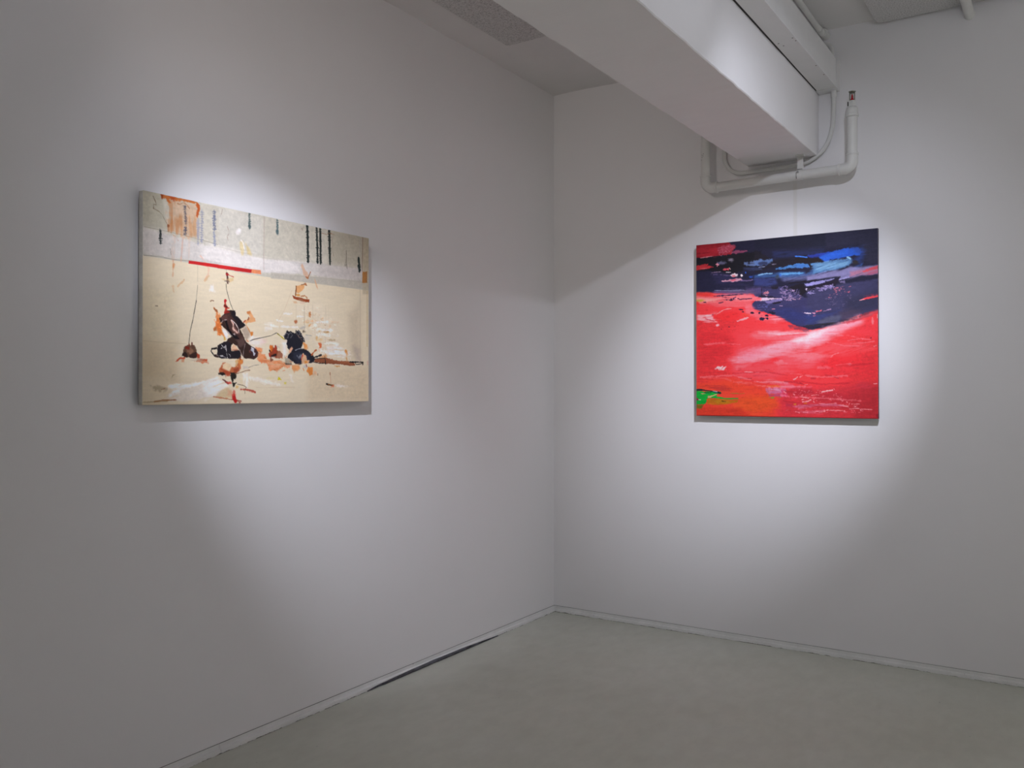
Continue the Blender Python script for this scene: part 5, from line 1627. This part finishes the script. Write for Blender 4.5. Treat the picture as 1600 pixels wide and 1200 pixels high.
def value_noise(nx, ny, W, H, cell, ang=0, stretch=1.0, octaves=3, seed=0):
    """smooth noise 0..1 sampled on the canvas grid, cell in mm, streaks along ang"""
    rs = np.random.RandomState(seed)
    a = math.radians(ang)
    gx, gy = np.meshgrid(np.linspace(0, W, nx), np.linspace(0, H, ny))
    u0 = (gx * math.cos(a) + gy * math.sin(a)) / stretch
    v0 = -gx * math.sin(a) + gy * math.cos(a)
    tot, amp, nrm = np.zeros_like(gx), 1.0, 0.0
    for o in range(octaves):
        c = cell / 2 ** o
        T = rs.rand(256, 256)
        u, v = u0 / c + 500, v0 / c + 500
        iu, iv = np.floor(u).astype(int), np.floor(v).astype(int)
        fu, fv = u - iu, v - iv
        fu, fv = fu * fu * (3 - 2 * fu), fv * fv * (3 - 2 * fv)
        t = (T[iv % 256, iu % 256] * (1 - fu) + T[iv % 256, (iu + 1) % 256] * fu) * (1 - fv) + \
            (T[(iv + 1) % 256, iu % 256] * (1 - fu) + T[(iv + 1) % 256, (iu + 1) % 256] * fu) * fv
        tot += t * amp; nrm += amp; amp *= .55
    return tot / nrm

def hexcol(h):
    return np.array([int(h[i:i + 2], 16) / 255 for i in (0, 2, 4)])

class Brush:
    def __init__(s, W, H, nx, ny, base, seed):
        s.W, s.H, s.nx, s.ny = W, H, nx, ny
        s.img = np.empty((ny, nx, 3)); s.img[:] = hexcol(base)
        s.xs, s.ys = np.linspace(0, W, nx), np.linspace(0, H, ny)
        s.n1 = value_noise(nx, ny, W, H, 16, octaves=4, seed=seed) - .5
        s.n2 = value_noise(nx, ny, W, H, 7, octaves=3, seed=seed + 1) - .5
        s.streaks = {}
        s.seed = seed
    def streak(s, ang):
        k = int(round(ang / 15.0)) * 15
        if k not in s.streaks:
            t = value_noise(s.nx, s.ny, s.W, s.H, 7, k, 9.0, 3, s.seed + 400 + k)
            s.streaks[k] = np.clip((t - .2) / .6, 0, 1)
        return s.streaks[k]
    def window(s, pts, pad):
        x0, x1 = pts[:, 0].min() - pad, pts[:, 0].max() + pad
        y0, y1 = pts[:, 1].min() - pad, pts[:, 1].max() + pad
        i0, i1 = np.searchsorted(s.xs, (x0, x1)); j0, j1 = np.searchsorted(s.ys, (y0, y1))
        if i1 <= i0 or j1 <= j0:
            return None
        X, Y = np.meshgrid(s.xs[i0:i1], s.ys[j0:j1])
        return slice(j0, j1), slice(i0, i1), X, Y
    @staticmethod
    def seg(X, Y, a, b):
        d = b - a
        L = max(1e-9, float(d @ d))
        t = np.clip(((X - a[0]) * d[0] + (Y - a[1]) * d[1]) / L, 0, 1)
        return np.hypot(X - a[0] - t * d[0], Y - a[1] - t * d[1]), t
    def blend(s, sl, mask, col, alpha, dry, ang):
        if dry:
            st = s.streak(ang)[sl]
            mask = mask * np.clip((st - dry + .25) / .3, 0, 1)
        m = np.clip(mask * alpha, 0, 1)[..., None]
        tint = 1 + .10 * s.n1[sl][..., None] + .06 * s.n2[sl][..., None]
        s.img[sl] = s.img[sl] * (1 - m) + np.clip(col * tint, 0, 1) * m
    def poly(s, col, alpha, soft, rough, dry, ang, pts):
        w = s.window(pts, soft + rough * 1.5 + 2)
        if w is None:
            return
        j, i, X, Y = w
        D = np.full(X.shape, 1e9); ins = np.zeros(X.shape, bool)
        n = len(pts)
        for k in range(n):
            a, b = pts[k], pts[(k + 1) % n]
            d, _ = s.seg(X, Y, a, b)
            D = np.minimum(D, d)
            if a[1] != b[1]:
                c = (a[1] > Y) != (b[1] > Y)
                ins ^= c & (X < (b[0] - a[0]) * (Y - a[1]) / (b[1] - a[1]) + a[0])
        if soft < 8:
            wob = 2.4 * s.n1[j, i] + 1.6 * s.n2[j, i]
        else:               # blended passages: wet edge pulled along the brush, no grain
            wob = 1.6 * (s.streak(ang)[j, i] - .5) + .8 * s.n1[j, i]
        sd = np.where(ins, D, -D) + rough * wob
        sf = max(soft, 1.2)
        t = np.clip((sd + sf) / (2 * sf), 0, 1)
        s.blend((j, i), t * t * (3 - 2 * t), col, alpha, dry, ang)
    def stroke(s, col, alpha, width, rough, dry, ang, pts):
        w = s.window(pts, width + rough * 2 + 3)
        if w is None:
            return
        j, i, X, Y = w
        D = np.full(X.shape, 1e9)
        for a, b in zip(pts, pts[1:]):
            D = np.minimum(D, s.seg(X, Y, a, b)[0])
        sd = max(width, 2.4) * .5 - D + rough * (1.6 * s.n1[j, i] + 1.8 * s.n2[j, i])
        t = np.clip((sd + 1.1) / 2.2, 0, 1)
        if not ang and len(pts) > 1:
            d = pts[-1] - pts[0]
            ang = math.degrees(math.atan2(d[1], d[0]))
        s.blend((j, i), t * t * (3 - 2 * t), col, alpha * min(1, .55 + width / 6), dry, ang)
    def flecks(s, col, alpha, count, size, seed, pts):
        rs = np.random.RandomState(int(seed))
        lo, hi = pts.min(0), pts.max(0)
        made = tries = 0
        while made < count and tries < count * 12:
            tries += 1
            p = lo + rs.rand(2) * (hi - lo)
            ins = False
            for k in range(len(pts)):
                a, b = pts[k], pts[(k + 1) % len(pts)]
                if (a[1] > p[1]) != (b[1] > p[1]) and p[0] < (b[0] - a[0]) * (p[1] - a[1]) / (b[1] - a[1]) + a[0]:
                    ins = not ins
            if not ins:
                continue
            made += 1
            L = size * (.6 + 3.2 * rs.rand() ** 2); t = rs.normal(0, .35)
            q = p + L * np.array([math.cos(t), math.sin(t)])
            s.stroke(np.clip(col * (.85 + .3 * rs.rand()), 0, 1), alpha * (.5 + .5 * rs.rand()), size * (.5 + .6 * rs.rand()), size * .5, 0, 1, np.array([p, q]))
    def run(s, text):
        for line in text.strip().splitlines():
            k, c, a, p1, p2, p3, ang, pts = line.split()
            pts = np.array([float(v) for v in pts.split(',')]).reshape(-1, 2)
            f = (np.array([float(v) for v in c.split(',')]) / 255, float(a), float(p1), float(p2), float(p3))
            if k == 'P':
                s.poly(*f, float(ang), pts)
            elif k == 'S':
                s.stroke(*f, float(ang), pts)
            else:
                s.flecks(f[0], f[1], int(f[2]), f[3], f[4], pts)
    def finish(s, grain, tone):
        """brush drag and canvas weave over everything"""
        st = .6 * s.streak(0) + .4 * s.streak(-15) - .5
        s.img *= 1 + grain * st[..., None] + .03 * s.n2[..., None]
        return np.clip(s.img, 0, 1)

def lin(a):
    return np.where(a <= .04045, a / 12.92, ((a + .055) / 1.055) ** 2.4)

def paint_surface(name, rough, relief):
    m = NT(name, rough, .16)
    at = m.n('Attribute', attribute_name='pigment')
    m.color(at.outputs['Color'])
    m.bump(m.noise(260, 3, .6), relief, .0012)
    return m.m

def painting(name, label, brush, art, gain, origin, ux, nrm, w, h, depth, gap, surf, side_mat, side_label):
    """stretched canvas: origin = lower corner on the wall at the picture's left edge, ux = direction of its width"""
    o, ux, nrm = Vector(origin), Vector(ux), Vector(nrm)
    root = thing(name, label, 'painting', loc=o)
    nx, ny = brush.nx, brush.ny
    us, vs = np.linspace(0, w, nx), np.linspace(h, 0, ny)
    U, V = np.meshgrid(us, vs)
    # impasto: lighter and busier passages stand a fraction proud
    lum = art.mean(2)
    edge = np.minimum(np.minimum(U, w - U), np.minimum(V, h - V))
    rel = (.0005 * (lum - .5) + .0004 * brush.n2) * np.clip(edge / .01, 0, 1)
    D = gap + depth + .0004 + rel - .0007 * np.exp(-edge / .0015)
    co = np.empty((ny * nx, 3), np.float32)
    for k in range(3):
        co[:, k] = (o[k] + ux[k] * U + nrm[k] * D + (V if k == 2 else 0)).ravel()
    idx = np.arange(nx * ny).reshape(ny, nx)
    quads = np.stack([idx[:-1, :-1], idx[1:, :-1], idx[1:, 1:], idx[:-1, 1:]], -1).reshape(-1, 4)
    me = bpy.data.meshes.new('painted_face')
    nq = len(quads)
    me.vertices.add(nx * ny); me.vertices.foreach_set('co', co.ravel())
    me.loops.add(nq * 4); me.loops.foreach_set('vertex_index', quads.astype(np.int32).ravel())
    me.polygons.add(nq)
    me.polygons.foreach_set('loop_start', np.arange(0, nq * 4, 4, dtype=np.int32))
    me.polygons.foreach_set('use_smooth', np.ones(nq, bool))
    me.update(calc_edges=True)
    ca = me.color_attributes.new('pigment', 'FLOAT_COLOR', 'POINT')
    rgba = np.ones((nx * ny, 4), np.float32)
    rgba[:, :3] = np.clip(lin(art) * np.array(gain), 0, .92).reshape(-1, 3)
    ca.data.foreach_set('color', rgba.ravel())
    me.validate()
    keep(link('painted_face', me, surf), root)
    def slabpart(nm, u0, u1, v0, v1, d0, d1, mat, bev=0.0):
        a = o + ux * u0 + nrm * d0; b = o + ux * u1 + nrm * d1
        lo = [min(a[i], b[i]) for i in range(3)]; hi = [max(a[i], b[i]) for i in range(3)]
        lo[2], hi[2] = o.z + v0, o.z + v1
        return box(nm, lo, hi, mat, root, bev)
    c = slabpart('canvas_wrap', 0, w, 0, h, gap, gap + depth, side_mat, .0012)
    tag(c, side_label)
    i, b = .07, .045
    for u0, u1, v0, v1 in ((i, i + b, i, h - i), (w - i - b, w - i, i, h - i), (i + b, w - i - b, i, i + b), (i + b, w - i - b, h - i - b, h - i)):
        slabpart('stretcher_bar', u0, u1, v0, v1, .0005, gap - .0002, M['wood'])
    return root

wd = NT('pine', .6, .3); wd.color(wd.ramp(wd.noise(8, 4, .6, (1, 1, 12)), [(.3, (.42, .27, .14)), (.7, (.60, .42, .24))])); M['wood'] = wd.m
def side_mat(name, c1, c2, scale):
    m = NT(name, .6, .25); m.color(m.ramp(m.noise(scale, 4, .7), [(.42, c1), (.62, c2)])); return m.m
M['side_cream'] = side_mat('primed_canvas_edge', srgb('c9c3b8'), srgb('d9d4ca'), 30)
M['side_dark'] = side_mat('painted_canvas_edge', srgb('2b2632'), srgb('4a2430'), 9)

cream = Brush(1196, 777, 640, 416, 'dacfb8', 3)
cream.run(PAINT_CREAM)
painting('cream_painting', 'wide cream abstract canvas with red bar and dark draped shapes on the left wall', cream, cream.finish(.04, 1), (1.22, 1.15, 1.05),
         (0, -3.0165, 1.3930), (0, 1, 0), (1, 0, 0), 1.192, .777, .0245, .0205,
         paint_surface('cream_painting_paint', .5, .25), M['side_cream'], 'off-white primed canvas edge')
redp = Brush(1001, 1003, 540, 541, 'ee4046', 9)
redp.run(PAINT_RED)
painting('red_painting', 'square abstract canvas in dark blue over bright red on the right-hand wall', redp, redp.finish(.12, 1), (1.12, 1.0, .95),
         (.9960, 0, 1.2950), (1, 0, 0), (0, -1, 0), 1.0005, 1.0035, .0245, .0205,
         paint_surface('red_painting_paint', .42, .3), M['side_dark'], 'dark painted canvas edge')
